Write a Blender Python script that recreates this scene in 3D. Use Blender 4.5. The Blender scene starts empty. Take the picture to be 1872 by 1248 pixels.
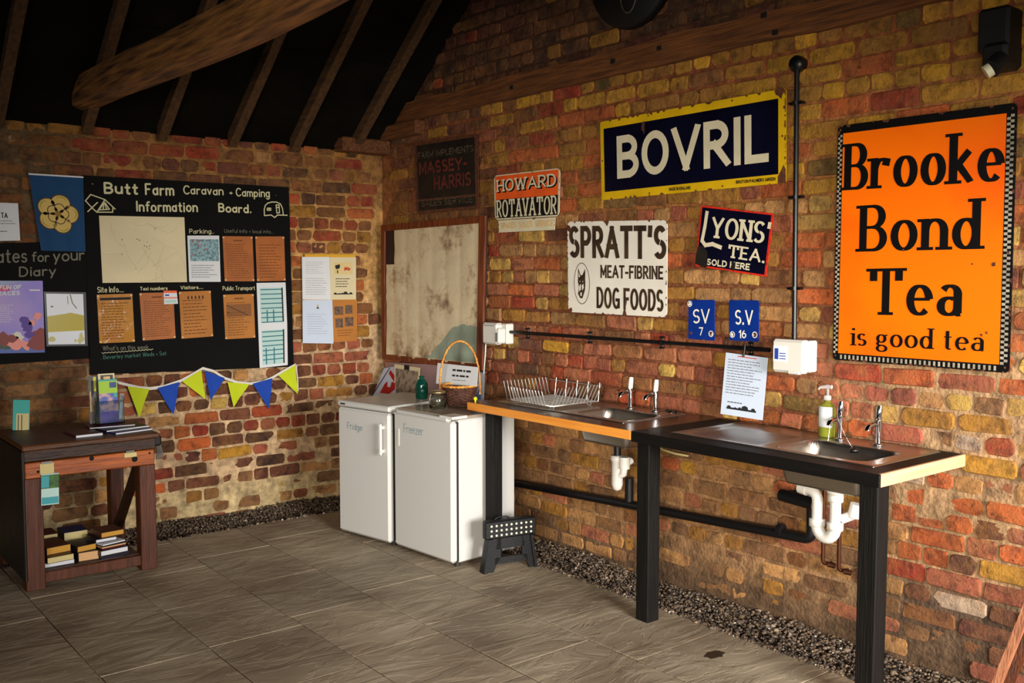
import bpy, math, random
import numpy as np
from mathutils import Vector, Matrix, noise as mnoise

random.seed(7); rng = np.random.default_rng(7)
S = bpy.context.scene
COL = S.collection
PI = math.pi

# ------------------------------------------------------------------ camera
FPX, CX, CY = 1766.0, 936.0, 624.0
CAM = Vector((-3.77, -6.27, 1.62))
_p = math.atan(124 / FPX); _t = math.atan((3150 - 936) / FPX * math.cos(_p))
FW = Vector((math.cos(_t) * math.cos(_p), math.sin(_t) * math.cos(_p), -math.sin(_p)))
RT = Vector((math.sin(_t), -math.cos(_t), 0)); UP = RT.cross(FW)
cd = bpy.data.cameras.new('camera'); cam = bpy.data.objects.new('camera', cd); COL.objects.link(cam)
cam.matrix_world = Matrix(((RT.x, UP.x, -FW.x, CAM.x), (RT.y, UP.y, -FW.y, CAM.y), (RT.z, UP.z, -FW.z, CAM.z), (0, 0, 0, 1)))
cd.sensor_width = 36; cd.lens = 36 * FPX / 1872; cd.clip_start = 0.05
S.camera = cam

# ------------------------------------------------------------------ light, sky, exposure
S.view_settings.view_transform = 'Standard'; S.view_settings.look = 'None'
S.view_settings.gamma = 1; S.view_settings.exposure = -0.08; S.view_settings.use_curve_mapping = False
W = bpy.data.worlds.new('sky'); S.world = W; W.use_nodes = True
bg = W.node_tree.nodes['Background']; bg.inputs[0].default_value = (0.72, 0.85, 1.0, 1); bg.inputs[1].default_value = 0.22
def area(name, loc, target, sx, sy, power, color):
    l = bpy.data.lights.new(name, 'AREA'); l.shape = 'RECTANGLE'; l.size = sx; l.size_y = sy; l.energy = power; l.color = color
    o = bpy.data.objects.new(name, l); COL.objects.link(o); o.location = loc
    o.rotation_euler = (Vector(target) - Vector(loc)).to_track_quat('-Z', 'Y').to_euler(); return o
area('daylight_at_open_side', (-1.6, -8.8, 1.7), (-0.1, -3.4, 0.5), 2.2, 1.3, 108, (1.0, 0.97, 0.94)).data.spread = math.radians(66)
area('daylight_at_open_front', (-6.0, -7.8, 1.5), (-0.2, -3.1, 0.9), 2.0, 1.2, 80, (1.0, 0.91, 0.78)).data.spread = math.radians(66)

XB, YA = 0.06, 0.10          # brick faces of the right wall (plane x) and the left wall (plane y)

def ray(u, v): return FW + RT * ((u - CX) / FPX) + UP * ((CY - v) / FPX)
def onz(u, v, z=0.0):
    r = ray(u, v); return CAM + r * ((z - CAM.z) / r.z)
def onx(u, v, x=XB):
    r = ray(u, v); return CAM + r * ((x - CAM.x) / r.x)
def ony(u, v, y=YA):
    r = ray(u, v); return CAM + r * ((y - CAM.y) / r.y)
def pix(p):
    d = Vector(p) - CAM; z = d.dot(FW); return CX + FPX * d.dot(RT) / z, CY - FPX * d.dot(UP) / z

# ------------------------------------------------------------------ materials
def s2l(c):
    return tuple(((x / 255) / 12.92 if x / 255 <= 0.04045 else ((x / 255 + 0.055) / 1.055) ** 2.4) for x in c)
MATS = {}
def rgba(c): return (*s2l(c), 1.0)
def mat(name, c=(128, 128, 128), rough=0.6, metal=0.0, var=0.0, scale=8.0, bump=0.0, bscale=40.0, stretch=(1, 1, 1), c2=None, trans=0.0, ior=1.45, spec=0.5, detail=6, lo=0.35, hi=0.65, coord='Object', coat=0.0):
    if name in MATS: return MATS[name]
    m = bpy.data.materials.new(name); m.use_nodes = True; nt = m.node_tree; N = nt.nodes; Lk = nt.links
    b = N['Principled BSDF']; b.inputs['Roughness'].default_value = rough; b.inputs['Metallic'].default_value = metal
    b.inputs['Base Color'].default_value = rgba(c); b.inputs['Specular IOR Level'].default_value = spec
    b.inputs['Transmission Weight'].default_value = trans; b.inputs['IOR'].default_value = ior; b.inputs['Coat Weight'].default_value = coat
    if c2 is not None or var or bump:
        tc = N.new('ShaderNodeTexCoord'); mp = N.new('ShaderNodeMapping'); mp.inputs['Scale'].default_value = stretch
        Lk.new(tc.outputs[coord], mp.inputs[0])
    if c2 is not None or var:
        nz = N.new('ShaderNodeTexNoise'); nz.inputs['Scale'].default_value = scale; nz.inputs['Detail'].default_value = detail
        Lk.new(mp.outputs[0], nz.inputs[0])
        cr = N.new('ShaderNodeValToRGB'); cr.color_ramp.elements[0].position = lo; cr.color_ramp.elements[1].position = hi
        l = s2l(c)
        if c2 is None:
            cr.color_ramp.elements[0].color = (*[x * (1 - var) for x in l], 1); cr.color_ramp.elements[1].color = (*[min(1, x * (1 + var)) for x in l], 1)
        else:
            cr.color_ramp.elements[0].color = rgba(c); cr.color_ramp.elements[1].color = rgba(c2)
        Lk.new(nz.outputs[0], cr.inputs[0]); Lk.new(cr.outputs[0], b.inputs['Base Color'])
    if bump:
        nb = N.new('ShaderNodeTexNoise'); nb.inputs['Scale'].default_value = bscale; nb.inputs['Detail'].default_value = 8
        Lk.new(mp.outputs[0], nb.inputs[0]); bp = N.new('ShaderNodeBump'); bp.inputs['Strength'].default_value = min(1, bump); bp.inputs['Distance'].default_value = 0.01
        Lk.new(nb.outputs[0], bp.inputs['Height']); Lk.new(bp.outputs[0], b.inputs['Normal'])
    MATS[name] = m; return m
def wood(name, c, c2, axis='X', rough=0.6, bump=0.5, scale=6, spec=0.5):
    st = {'X': (0.6, 9, 9), 'Y': (9, 0.6, 9), 'Z': (9, 9, 0.6)}[axis]
    return mat(name, c, rough, c2=c2, scale=scale, stretch=st, bump=bump, bscale=14, lo=0.3, hi=0.7, spec=spec)

def brick_mat(name, attr):
    m = bpy.data.materials.new(name); m.use_nodes = True; nt = m.node_tree; N = nt.nodes; L = nt.links
    b = N['Principled BSDF']; b.inputs['Roughness'].default_value = 0.6; b.inputs['Specular IOR Level'].default_value = 0.45
    geo = N.new('ShaderNodeNewGeometry')
    if attr: src = N.new('ShaderNodeAttribute'); src.attribute_name = 'col'
    else: src = N.new('ShaderNodeObjectInfo')
    def noise(sc, det=6, rough=0.6, off=0.0):
        n = N.new('ShaderNodeTexNoise'); n.inputs['Scale'].default_value = sc; n.inputs['Detail'].default_value = det; n.inputs['Roughness'].default_value = rough
        if off:
            mp = N.new('ShaderNodeMapping'); mp.inputs['Location'].default_value = (off, off * 2, off * 3); L.new(geo.outputs['Position'], mp.inputs[0]); L.new(mp.outputs[0], n.inputs[0])
        else: L.new(geo.outputs['Position'], n.inputs[0])
        return n
    def ramp(n, a, c):
        r = N.new('ShaderNodeMapRange'); r.inputs['From Min'].default_value = a; r.inputs['From Max'].default_value = c; L.new(n.outputs[0], r.inputs[0]); return r
    def mix(fac, ca, cb, mode='MIX'):
        x = N.new('ShaderNodeMix'); x.data_type = 'RGBA'; x.blend_type = mode
        if isinstance(fac, float): x.inputs[0].default_value = fac
        else: L.new(fac, x.inputs[0])
        for k, c in ((6, ca), (7, cb)):
            if isinstance(c, tuple): x.inputs[k].default_value = c
            else: L.new(c, x.inputs[k])
        return x.outputs[2]
    def mul(a, f):
        r = N.new('ShaderNodeMath'); r.operation = 'MULTIPLY'; L.new(a.outputs[0], r.inputs[0]); r.inputs[1].default_value = f; return r.outputs[0]
    c = src.outputs['Color']
    c = mix(mul(ramp(noise(5.5, 9, .72, 21.0), 0.40, 0.64), 0.48), c, mix(mul(ramp(noise(3.1, 6, .6, 33.0), .4, .6), 1.0), rgba((172, 120, 56)), rgba((150, 100, 68))))
    c = mix(mul(ramp(noise(30, 8), 0.42, 0.62), 0.45), c, mix(1.0, c, (1.45, 1.3, 1.1, 1), 'MULTIPLY'))
    c = mix(mul(ramp(noise(14, 8, 0.68, 3.1), 0.48, 0.66), 0.85), c, mix(1.0, c, (0.32, 0.28, 0.28, 1), 'MULTIPLY'))
    c = mix(mul(ramp(noise(11, 8, 0.7, 7.7), 0.56, 0.72), 0.4), c, rgba((190, 140, 76)))
    c = mix(mul(ramp(noise(9, 8, 0.75, 13.3), 0.64, 0.72), 0.6), c, rgba((200, 182, 150)))
    c = mix(mul(ramp(noise(60, 3, 0.5, 1.3), 0.62, 0.75), 0.75), c, rgba((35, 26, 20)))
    L.new(c, b.inputs['Base Color'])
    bp = N.new('ShaderNodeBump'); bp.inputs['Strength'].default_value = 1.0; bp.inputs['Distance'].default_value = 0.022
    L.new(noise(32, 12, 0.72).outputs[0], bp.inputs['Height']); L.new(bp.outputs[0], b.inputs['Normal'])
    MATS[name] = m; return m
M_BRICK = brick_mat('brick_clay', False); M_BRICKS = brick_mat('brick_clay_far', True)

def attr_mat(name, rough=0.9, bscale=60, bump=0.8, dist=0.01, var=0.5, sc=25):
    m = bpy.data.materials.new(name); m.use_nodes = True; nt = m.node_tree; N = nt.nodes; L = nt.links
    b = N['Principled BSDF']; b.inputs['Roughness'].default_value = rough; b.inputs['Specular IOR Level'].default_value = 0.3
    a = N.new('ShaderNodeAttribute'); a.attribute_name = 'col'; geo = N.new('ShaderNodeNewGeometry')
    n = N.new('ShaderNodeTexNoise'); n.inputs['Scale'].default_value = sc; n.inputs['Detail'].default_value = 8; L.new(geo.outputs['Position'], n.inputs[0])
    r = N.new('ShaderNodeMapRange'); r.inputs['From Min'].default_value = 0.3; r.inputs['From Max'].default_value = 0.7; r.inputs['To Min'].default_value = 1 - var; r.inputs['To Max'].default_value = 1 + var * 0.6; L.new(n.outputs[0], r.inputs[0])
    x = N.new('ShaderNodeVectorMath'); x.operation = 'SCALE'; L.new(a.outputs['Color'], x.inputs[0]); L.new(r.outputs[0], x.inputs['Scale']); L.new(x.outputs[0], b.inputs['Base Color'])
    nb = N.new('ShaderNodeTexNoise'); nb.inputs['Scale'].default_value = bscale; nb.inputs['Detail'].default_value = 8; L.new(geo.outputs['Position'], nb.inputs[0])
    bp = N.new('ShaderNodeBump'); bp.inputs['Strength'].default_value = bump; bp.inputs['Distance'].default_value = dist; L.new(nb.outputs[0], bp.inputs['Height']); L.new(bp.outputs[0], b.inputs['Normal'])
    MATS[name] = m; return m
M_MORTAR = attr_mat('lime_mortar'); M_STONE = attr_mat('gravel_stone', 0.75, 120, 0.4, 0.004, 0.4, 90)

# ------------------------------------------------------------------ object helpers
def tag(o, label=None, cat=None, group=None, kind=None):
    if label: o['label'] = label
    if cat: o['category'] = cat
    if group: o['group'] = group
    if kind: o['kind'] = kind
    return o
def thing(name, label, cat, loc=(0, 0, 0), group=None):
    o = bpy.data.objects.new(name, None); COL.objects.link(o); o.location = loc; o.empty_display_size = 0.05
    return tag(o, label, cat, group)
def link(name, me, parent=None):
    o = bpy.data.objects.new(name, me); COL.objects.link(o)
    if parent is not None:
        o.parent = parent
        o.matrix_parent_inverse = Matrix.Translation(-Vector(world_loc(parent)))
    return o
def world_loc(o):
    v = Vector(o.location)
    return v if o.parent is None else v + 0 * v
SPECKS = set('rust_chips rust_patch screw chip checker_border print small_print red_print map_lines map_mark red_mark tape_corner figures table_lines table_ground brown_flowers pink_flowers violet_flowers pale_flowers leaf_green twig_print pale_print seam sticker_print hinge_side picture_black picture_red drawing tent_drawing caravan_drawing strip_lettering rust_spot mortise dog_head_light dog_head red_shapes letter_shadow orange_band skyline_drawing'.split())
class MB:
    """mesh builder in world coordinates (optionally through a local frame)"""
    def __init__(s, M=None): s.v = []; s.f = []; s.M = M; s.sm = []
    def add(s, vs, fs, smooth=False):
        n = len(s.v)
        s.v += [tuple((s.M @ Vector(p)) if s.M is not None else p) for p in vs]
        s.f += [tuple(i + n for i in f) for f in fs]; s.sm += [smooth] * len(fs); return s
    def box(s, x0, y0, z0, x1, y1, z1, b=0.0):
        x0, x1 = min(x0, x1), max(x0, x1); y0, y1 = min(y0, y1), max(y0, y1); z0, z1 = min(z0, z1), max(z0, z1)
        if b <= 0:
            vs = [(x, y, z) for z in (z0, z1) for y in (y0, y1) for x in (x0, x1)]
            return s.add(vs, [(0, 2, 3, 1), (4, 5, 7, 6), (0, 1, 5, 4), (2, 6, 7, 3), (0, 4, 6, 2), (1, 3, 7, 5)])
        b = min(b, (x1 - x0) * 0.45, (y1 - y0) * 0.45, (z1 - z0) * 0.45)
        X, Y, Z = (x0, x1), (y0, y1), (z0, z1); vs = []; idx = {}
        for i in (0, 1):
            for j in (0, 1):
                for k in (0, 1):
                    sx, sy, sz = (1 - 2 * i) * b, (1 - 2 * j) * b, (1 - 2 * k) * b
                    for a, d in enumerate(((0, sy, sz), (sx, 0, sz), (sx, sy, 0))):
                        idx[i, j, k, a] = len(vs); vs.append((X[i] + d[0], Y[j] + d[1], Z[k] + d[2]))
        fs = []
        for i in (0, 1): fs.append([idx[i, 0, 0, 0], idx[i, 1, 0, 0], idx[i, 1, 1, 0], idx[i, 0, 1, 0]][::(-1 if i == 0 else 1)])
        for j in (0, 1): fs.append([idx[0, j, 0, 1], idx[1, j, 0, 1], idx[1, j, 1, 1], idx[0, j, 1, 1]][::(1 if j == 0 else -1)])
        for k in (0, 1): fs.append([idx[0, 0, k, 2], idx[1, 0, k, 2], idx[1, 1, k, 2], idx[0, 1, k, 2]][::(-1 if k == 0 else 1)])
        for j in (0, 1):
            for k in (0, 1): fs.append([idx[0, j, k, 1], idx[1, j, k, 1], idx[1, j, k, 2], idx[0, j, k, 2]][::(1 if j == k else -1)])
        for i in (0, 1):
            for k in (0, 1): fs.append([idx[i, 0, k, 0], idx[i, 1, k, 0], idx[i, 1, k, 2], idx[i, 0, k, 2]][::(-1 if i == k else 1)])
        for i in (0, 1):
            for j in (0, 1): fs.append([idx[i, j, 0, 0], idx[i, j, 1, 0], idx[i, j, 1, 1], idx[i, j, 0, 1]][::(1 if i == j else -1)])
        for i in (0, 1):
            for j in (0, 1):
                for k in (0, 1): fs.append([idx[i, j, k, 0], idx[i, j, k, 1], idx[i, j, k, 2]][::(1 if (i + j + k) % 2 else -1)])
        return s.add(vs, fs)
    def tube(s, pts, r, n=10, caps=True, closed=False):
        P = [Vector(p) for p in pts]; m = len(P); rs = r if isinstance(r, (list, tuple)) else [r] * m; vs = []; fs = []
        prev = None
        for i in range(m):
            d = (P[(i + 1) % m] - P[i - 1]) if closed else (P[min(i + 1, m - 1)] - P[max(i - 1, 0)])
            d = d.normalized() if d.length > 1e-9 else Vector((0, 0, 1))
            if prev is None: a = d.cross(Vector((0, 0, 1))); a = a if a.length > 0.05 else d.cross(Vector((1, 0, 0)))
            else: a = prev - d * prev.dot(d)
            a.normalize(); prev = a; c = d.cross(a)
            for k in range(n):
                t = 2 * PI * k / n; vs.append(tuple(P[i] + (a * math.cos(t) + c * math.sin(t)) * rs[i]))
        for i in range(m if closed else m - 1):
            j = (i + 1) % m
            for k in range(n): fs.append((i * n + k, i * n + (k + 1) % n, j * n + (k + 1) % n, j * n + k))
        s.add(vs, fs, True)
        if caps and not closed: s.add(vs[:n], [tuple(range(n))[::-1]]); s.add(vs[-n:], [tuple(range(n))])
        return s
    def lathe(s, prof, c=(0, 0, 0), n=24, ax='Z', sx=1, sy=1):
        vs = []; fs = []
        for r, h in prof:
            for k in range(n):
                t = 2 * PI * k / n; x, y = r * math.cos(t) * sx, r * math.sin(t) * sy
                p = {'Z': (x, y, h), 'X': (h, x, y), 'Y': (x, h, y)}[ax]
                vs.append((c[0] + p[0], c[1] + p[1], c[2] + p[2]))
        m = len(prof)
        for i in range(m - 1):
            for k in range(n): fs.append((i * n + k, i * n + (k + 1) % n, (i + 1) * n + (k + 1) % n, (i + 1) * n + k))
        s.add(vs, fs, True); s.add(vs[:n], [tuple(range(n))[::-1]]); s.add(vs[-n:], [tuple(range(n))]); return s
    def hexa(s, q0, q1):
        """solid between two quads of matching corners"""
        vs = [tuple(p) for p in list(q0) + list(q1)]; n = len(q0)
        return s.add(vs, [tuple(range(n)), tuple(range(n, 2 * n))[::-1]] + [(i, i + n, (i + 1) % n + n, (i + 1) % n) for i in range(n)])
    def build(s, name, m, parent=None, kind=None, label=None):
        me = bpy.data.meshes.new(name); me.from_pydata(s.v, [], s.f)
        me.polygons.foreach_set('use_smooth', s.sm); me.materials.append(MATS[m] if isinstance(m, str) else m)
        me.update(); o = link(name, me, parent)
        if kind is None and name in SPECKS: kind = 'stuff'
        if kind: o['kind'] = kind
        if label: o['label'] = label
        return o
def fixn(o):
    import bmesh
    bm = bmesh.new(); bm.from_mesh(o.data); bmesh.ops.recalc_face_normals(bm, faces=bm.faces); bm.to_mesh(o.data); bm.free(); return o

# ------------------------------------------------------------------ stroke lettering
def L(*a): return ('l', a)
def A(*a): return ('a', a)
XH = 0.62
GL = {
 'A': (.78, [L(0, 0, .39, 1), L(.39, 1, .78, 0), L(.13, .33, .65, .33)]),
 'B': (.6, [L(0, 0, 0, 1), L(0, 1, .28, 1), A(.28, .76, .27, .24, 90, -90), L(0, .52, .28, .52), A(.3, .26, .3, .26, 90, -90), L(0, 0, .3, 0)]),
 'C': (.66, [A(.38, .5, .38, .5, 45, 315)]),
 'D': (.66, [L(0, 0, 0, 1), L(0, 1, .24, 1), A(.24, .5, .42, .5, 90, -90), L(0, 0, .24, 0)]),
 'E': (.5, [L(0, 0, 0, 1), L(0, 1, .5, 1), L(0, .5, .42, .5), L(0, 0, .5, 0)]),
 'F': (.5, [L(0, 0, 0, 1), L(0, 1, .5, 1), L(0, .5, .4, .5)]),
 'G': (.7, [A(.38, .5, .38, .5, 45, 330), L(.7, 0.05, .7, .42), L(.42, .42, .7, .42)]),
 'H': (.62, [L(0, 0, 0, 1), L(.62, 0, .62, 1), L(0, .5, .62, .5)]),
 'I': (0.02, [L(.01, 0, .01, 1)]),
 'K': (.6, [L(0, 0, 0, 1), L(.58, 1, .02, .42), L(.2, .58, .6, 0)]),
 'L': (.48, [L(0, 0, 0, 1), L(0, 0, .48, 0)]),
 'M': (.78, [L(0, 0, 0, 1), L(0, 1, .39, .25), L(.39, .25, .78, 1), L(.78, 1, .78, 0)]),
 'N': (.64, [L(0, 0, 0, 1), L(0, 1, .64, 0), L(.64, 0, .64, 1)]),
 'O': (.74, [A(.37, .5, .37, .5, 0, 360)]),
 'P': (.56, [L(0, 0, 0, 1), L(0, 1, .28, 1), A(.28, .73, .28, .27, 90, -90), L(0, .46, .28, .46)]),
 'R': (.6, [L(0, 0, 0, 1), L(0, 1, .28, 1), A(.28, .74, .28, .26, 90, -90), L(0, .48, .28, .48), L(.24, .48, .6, 0)]),
 'S': (.56, [A(.28, .745, .27, .255, 30, 265), A(.28, .25, .28, .25, 85, -150)]),
 'T': (.6, [L(.3, 0, .3, 1), L(0, 1, .6, 1)]),
 'U': (.62, [L(0, .3, 0, 1), L(.62, .3, .62, 1), A(.31, .31, .31, .31, 180, 360)]),
 'V': (.72, [L(0, 1, .36, 0), L(.36, 0, .72, 1)]),
 'W': (1.0, [L(0, 1, .25, 0), L(.25, 0, .5, .95), L(.5, .95, .75, 0), L(.75, 0, 1, 1)]),
 'Y': (.7, [L(0, 1, .35, .45), L(.7, 1, .35, .45), L(.35, .45, .35, 0)]),
 'a': (.5, [A(.24, .27, .24, .28, 0, 360), L(.48, 0, .48, XH)]),
 'b': (.5, [L(0, 0, 0, 1), A(.25, .3, .25, .3, 0, 360)]),
 'c': (.44, [A(.27, .31, .27, .31, 45, 315)]),
 'd': (.52, [A(.25, .3, .25, .3, 0, 360), L(.5, 0, .5, 1)]),
 'e': (.52, [L(.02, .33, .5, .33), A(.26, .31, .26, .31, 3, 315)]),
 'f': (.34, [L(.13, 0, .13, .78), A(.3, .78, .17, .2, 180, 60), L(0, XH, .32, XH)]),
 'g': (.52, [A(.25, .31, .25, .3, 0, 360), L(.5, XH, .5, -.1), A(.26, -.1, .24, .2, 0, -150)]),
 'h': (.5, [L(0, 0, 0, 1), A(.25, .37, .25, .25, 180, 0), L(.5, .37, .5, 0)]),
 'i': (.04, [L(.02, 0, .02, XH), L(.02, .84, .02, .9)]),
 'k': (.5, [L(0, 0, 0, 1), L(.44, XH, .02, .26), L(.16, .36, .5, 0)]),
 'l': (.04, [L(.02, 0, .02, 1)]),
 'm': (.8, [L(0, 0, 0, XH), A(.2, .4, .2, .22, 180, 0), L(.4, .4, .4, 0), A(.6, .4, .2, .22, 180, 0), L(.8, .4, .8, 0)]),
 'n': (.5, [L(0, 0, 0, XH), A(.25, .38, .25, .24, 180, 0), L(.5, .38, .5, 0)]),
 'o': (.54, [A(.27, .31, .27, .31, 0, 360)]),
 'p': (.5, [L(0, -.3, 0, XH), A(.25, .31, .25, .3, 0, 360)]),
 'r': (.36, [L(0, 0, 0, XH), A(.25, .36, .25, .25, 180, 65)]),
 's': (.4, [A(.2, .46, .18, .155, 30, 265), A(.2, .155, .2, .155, 85, -150)]),
 't': (.34, [L(.14, .1, .14, .9), A(.26, .12, .12, .12, 180, 300), L(0, XH, .32, XH)]),
 'u': (.5, [L(0, .25, 0, XH), A(.25, .25, .25, .25, 180, 360), L(.5, 0, .5, XH)]),
 'v': (.48, [L(0, XH, .24, 0), L(.24, 0, .48, XH)]),
 'w': (.7, [L(0, XH, .18, 0), L(.18, 0, .35, .55), L(.35, .55, .52, 0), L(.52, 0, .7, XH)]),
 'x': (.46, [L(0, 0, .46, XH), L(0, XH, .46, 0)]),
 'y': (.5, [L(0, XH, .25, 0), L(.5, XH, .12, -.3)]),
 'z': (.46, [L(0, XH, .46, XH), L(.46, XH, 0, 0), L(0, 0, .46, 0)]),
 '1': (.2, [L(.2, 0, .2, 1), L(.2, 1, 0, .8)]),
 '6': (.56, [A(.28, .3, .28, .3, 0, 360), A(.5, .3, .5, .7, 180, 105)]),
 '7': (.5, [L(0, 1, .5, 1), L(.5, 1, .18, 0)]),
 '3': (.5, [A(.24, .75, .24, .25, 150, -90), A(.24, .26, .26, .26, 90, -150)]),
 '.': (.05, [L(.02, 0, .02, .05)]), "'": (.05, [L(.02, .78, .04, 1)]), '-': (.3, [L(.02, .42, .28, .42)]),
 '+': (.34, [L(0, .35, .34, .35), L(.17, .15, .17, .55)]), '!': (.05, [L(.02, .3, .02, 1), L(.02, 0, .02, .05)]),
}
GLA = dict(GL)
# two-storey roman 'a' for the serif face
GLA['a'] = (.5, [A(.24, .44, .2, .18, 150, 0), L(.44, .44, .44, .06), A(.22, .18, .22, .18, 60, 360), A(.5, .08, .06, .08, 180, 290)])
GLA['T'] = (.78, [L(.39, 0, .39, 1), L(0, 1, .78, 1), L(0.02, .78, 0.02, 1), L(.76, .78, .76, 1)])
GLA['r'] = (.42, [L(0, 0, 0, XH), A(.26, .34, .26, .27, 170, 50), L(.38, .5, .41, .6)])
GLA['g'] = (.54, [A(.24, .41, .21, .2, 0, 360), L(.4, .56, .56, .6), A(.14, .14, .1, .08, 120, 270), L(.14, .06, .4, .04), A(.27, -.12, .25, .16, 70, 430)])
def stroke_polys(word, Wd, H, w, thin=1.0, style='sans', gap=0.16, space=0.4, slant=0.0, jit=0.0, fonts=None):
    """polygons (metres) for a word fitted in width Wd, cap height H, pen width w"""
    fonts = fonts or (GLA if style == 'serif' else GL)
    wt = w * thin; adv = 0; lay = []
    for ch in word:
        if ch == ' ': adv += space; continue
        g = fonts.get(ch) or fonts.get(ch.upper()) or fonts['I']
        lay.append((adv, g)); adv += g[0] + gap
    tot = max(adv - gap, 0.05); sx = max(Wd - w * .7 * len(lay), Wd * .25) / tot; lay = [(x0 + k * w * .7 / sx, g) for k, (x0, g) in enumerate(lay)]; sy = H - wt; polys = []
    for x0, g in lay:
        jx, jy, js = (random.uniform(-jit, jit) * 0.4, random.uniform(-jit, jit), 1 + random.uniform(-jit, jit))
        for kind, a in g[1]:
            if kind == 'l': pts = [(a[i], a[i + 1]) for i in range(0, len(a), 2)]; smooth = False
            else:
                cx, cy, rx, ry, a0, a1 = a; n = max(4, int(abs(a1 - a0) / 360 * 26))
                pts = [(cx + rx * math.cos(math.radians(a0 + (a1 - a0) * i / n)), cy + ry * math.sin(math.radians(a0 + (a1 - a0) * i / n))) for i in range(n + 1)]; smooth = True
            Q = []
            for (px, py) in pts:
                X = w / 2 + (x0 + jx + px * js) * sx; Y = wt / 2 + (py + jy) * sy; Q.append(Vector((X + slant * Y, Y)))
            def pw(d):
                d = d.normalized() if d.length > 0 else Vector((0, 1)); return wt + (w - wt) * abs(d.y) ** 1.5
            if smooth:
                Lp = []; Rp = []
                for i, q in enumerate(Q):
                    d = Q[min(i + 1, len(Q) - 1)] - Q[max(i - 1, 0)]
                    if abs(a[5] - a[4]) >= 360 and i in (0, len(Q) - 1): d = Q[1] - Q[-2]
                    n_ = Vector((-d.y, d.x)).normalized() * pw(d) / 2; Lp.append(q + n_); Rp.append(q - n_)
                for i in range(len(Q) - 1): polys.append([Lp[i], Rp[i], Rp[i + 1], Lp[i + 1]])
            else:
                for i in range(len(Q) - 1):
                    d = (Q[i + 1] - Q[i]); dn = d.normalized() if d.length > 0 else Vector((0, 1)); n_ = Vector((-dn.y, dn.x)) * pw(d) / 2
                    e = dn * (wt / 2 if style != 'hand' else 0); p0 = Q[i] - e; p1 = Q[i + 1] + e
                    poly = [p0 + n_, p0 - n_, p1 - n_, p1 + n_]
                    if style != 'hand':
                        for sk in (pts[i], pts[i + 1]):
                            if abs(sk[1]) < 1e-6: poly = [Vector((q.x, max(q.y, 0))) for q in poly]
                            if abs(sk[1] - 1) < 1e-6: poly = [Vector((q.x, min(q.y, H))) for q in poly]
                    polys.append(poly)
                    if style == 'serif' and abs(d.x) < 0.45 * abs(d.y) and d.length > 0.2 * H:
                        for q, sk in ((Q[i], pts[i]), (Q[i + 1], pts[i + 1])):
                            if abs(sk[1]) < 1e-6 or abs(sk[1] - 1) < 1e-6 or abs(sk[1] - XH) < 1e-6:
                                r0, r1 = (w * 1.0, w * 1.0) if abs(sk[1]) < 1e-6 or abs(sk[1] - 1) < 1e-6 else (w * 1.0, w * 0.3)
                                hh = wt * 0.5; polys.append([Vector((q.x - r0, q.y - hh)), Vector((q.x + r1, q.y - hh)), Vector((q.x + r1, q.y + hh)), Vector((q.x - r0, q.y + hh))])
            if style == 'hand':
                for q in (Q if not smooth else (Q[0], Q[-1])):
                    polys.append([q + Vector((math.cos(t * PI / 4), math.sin(t * PI / 4))) * w / 2 for t in range(8)])
    return polys

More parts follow.
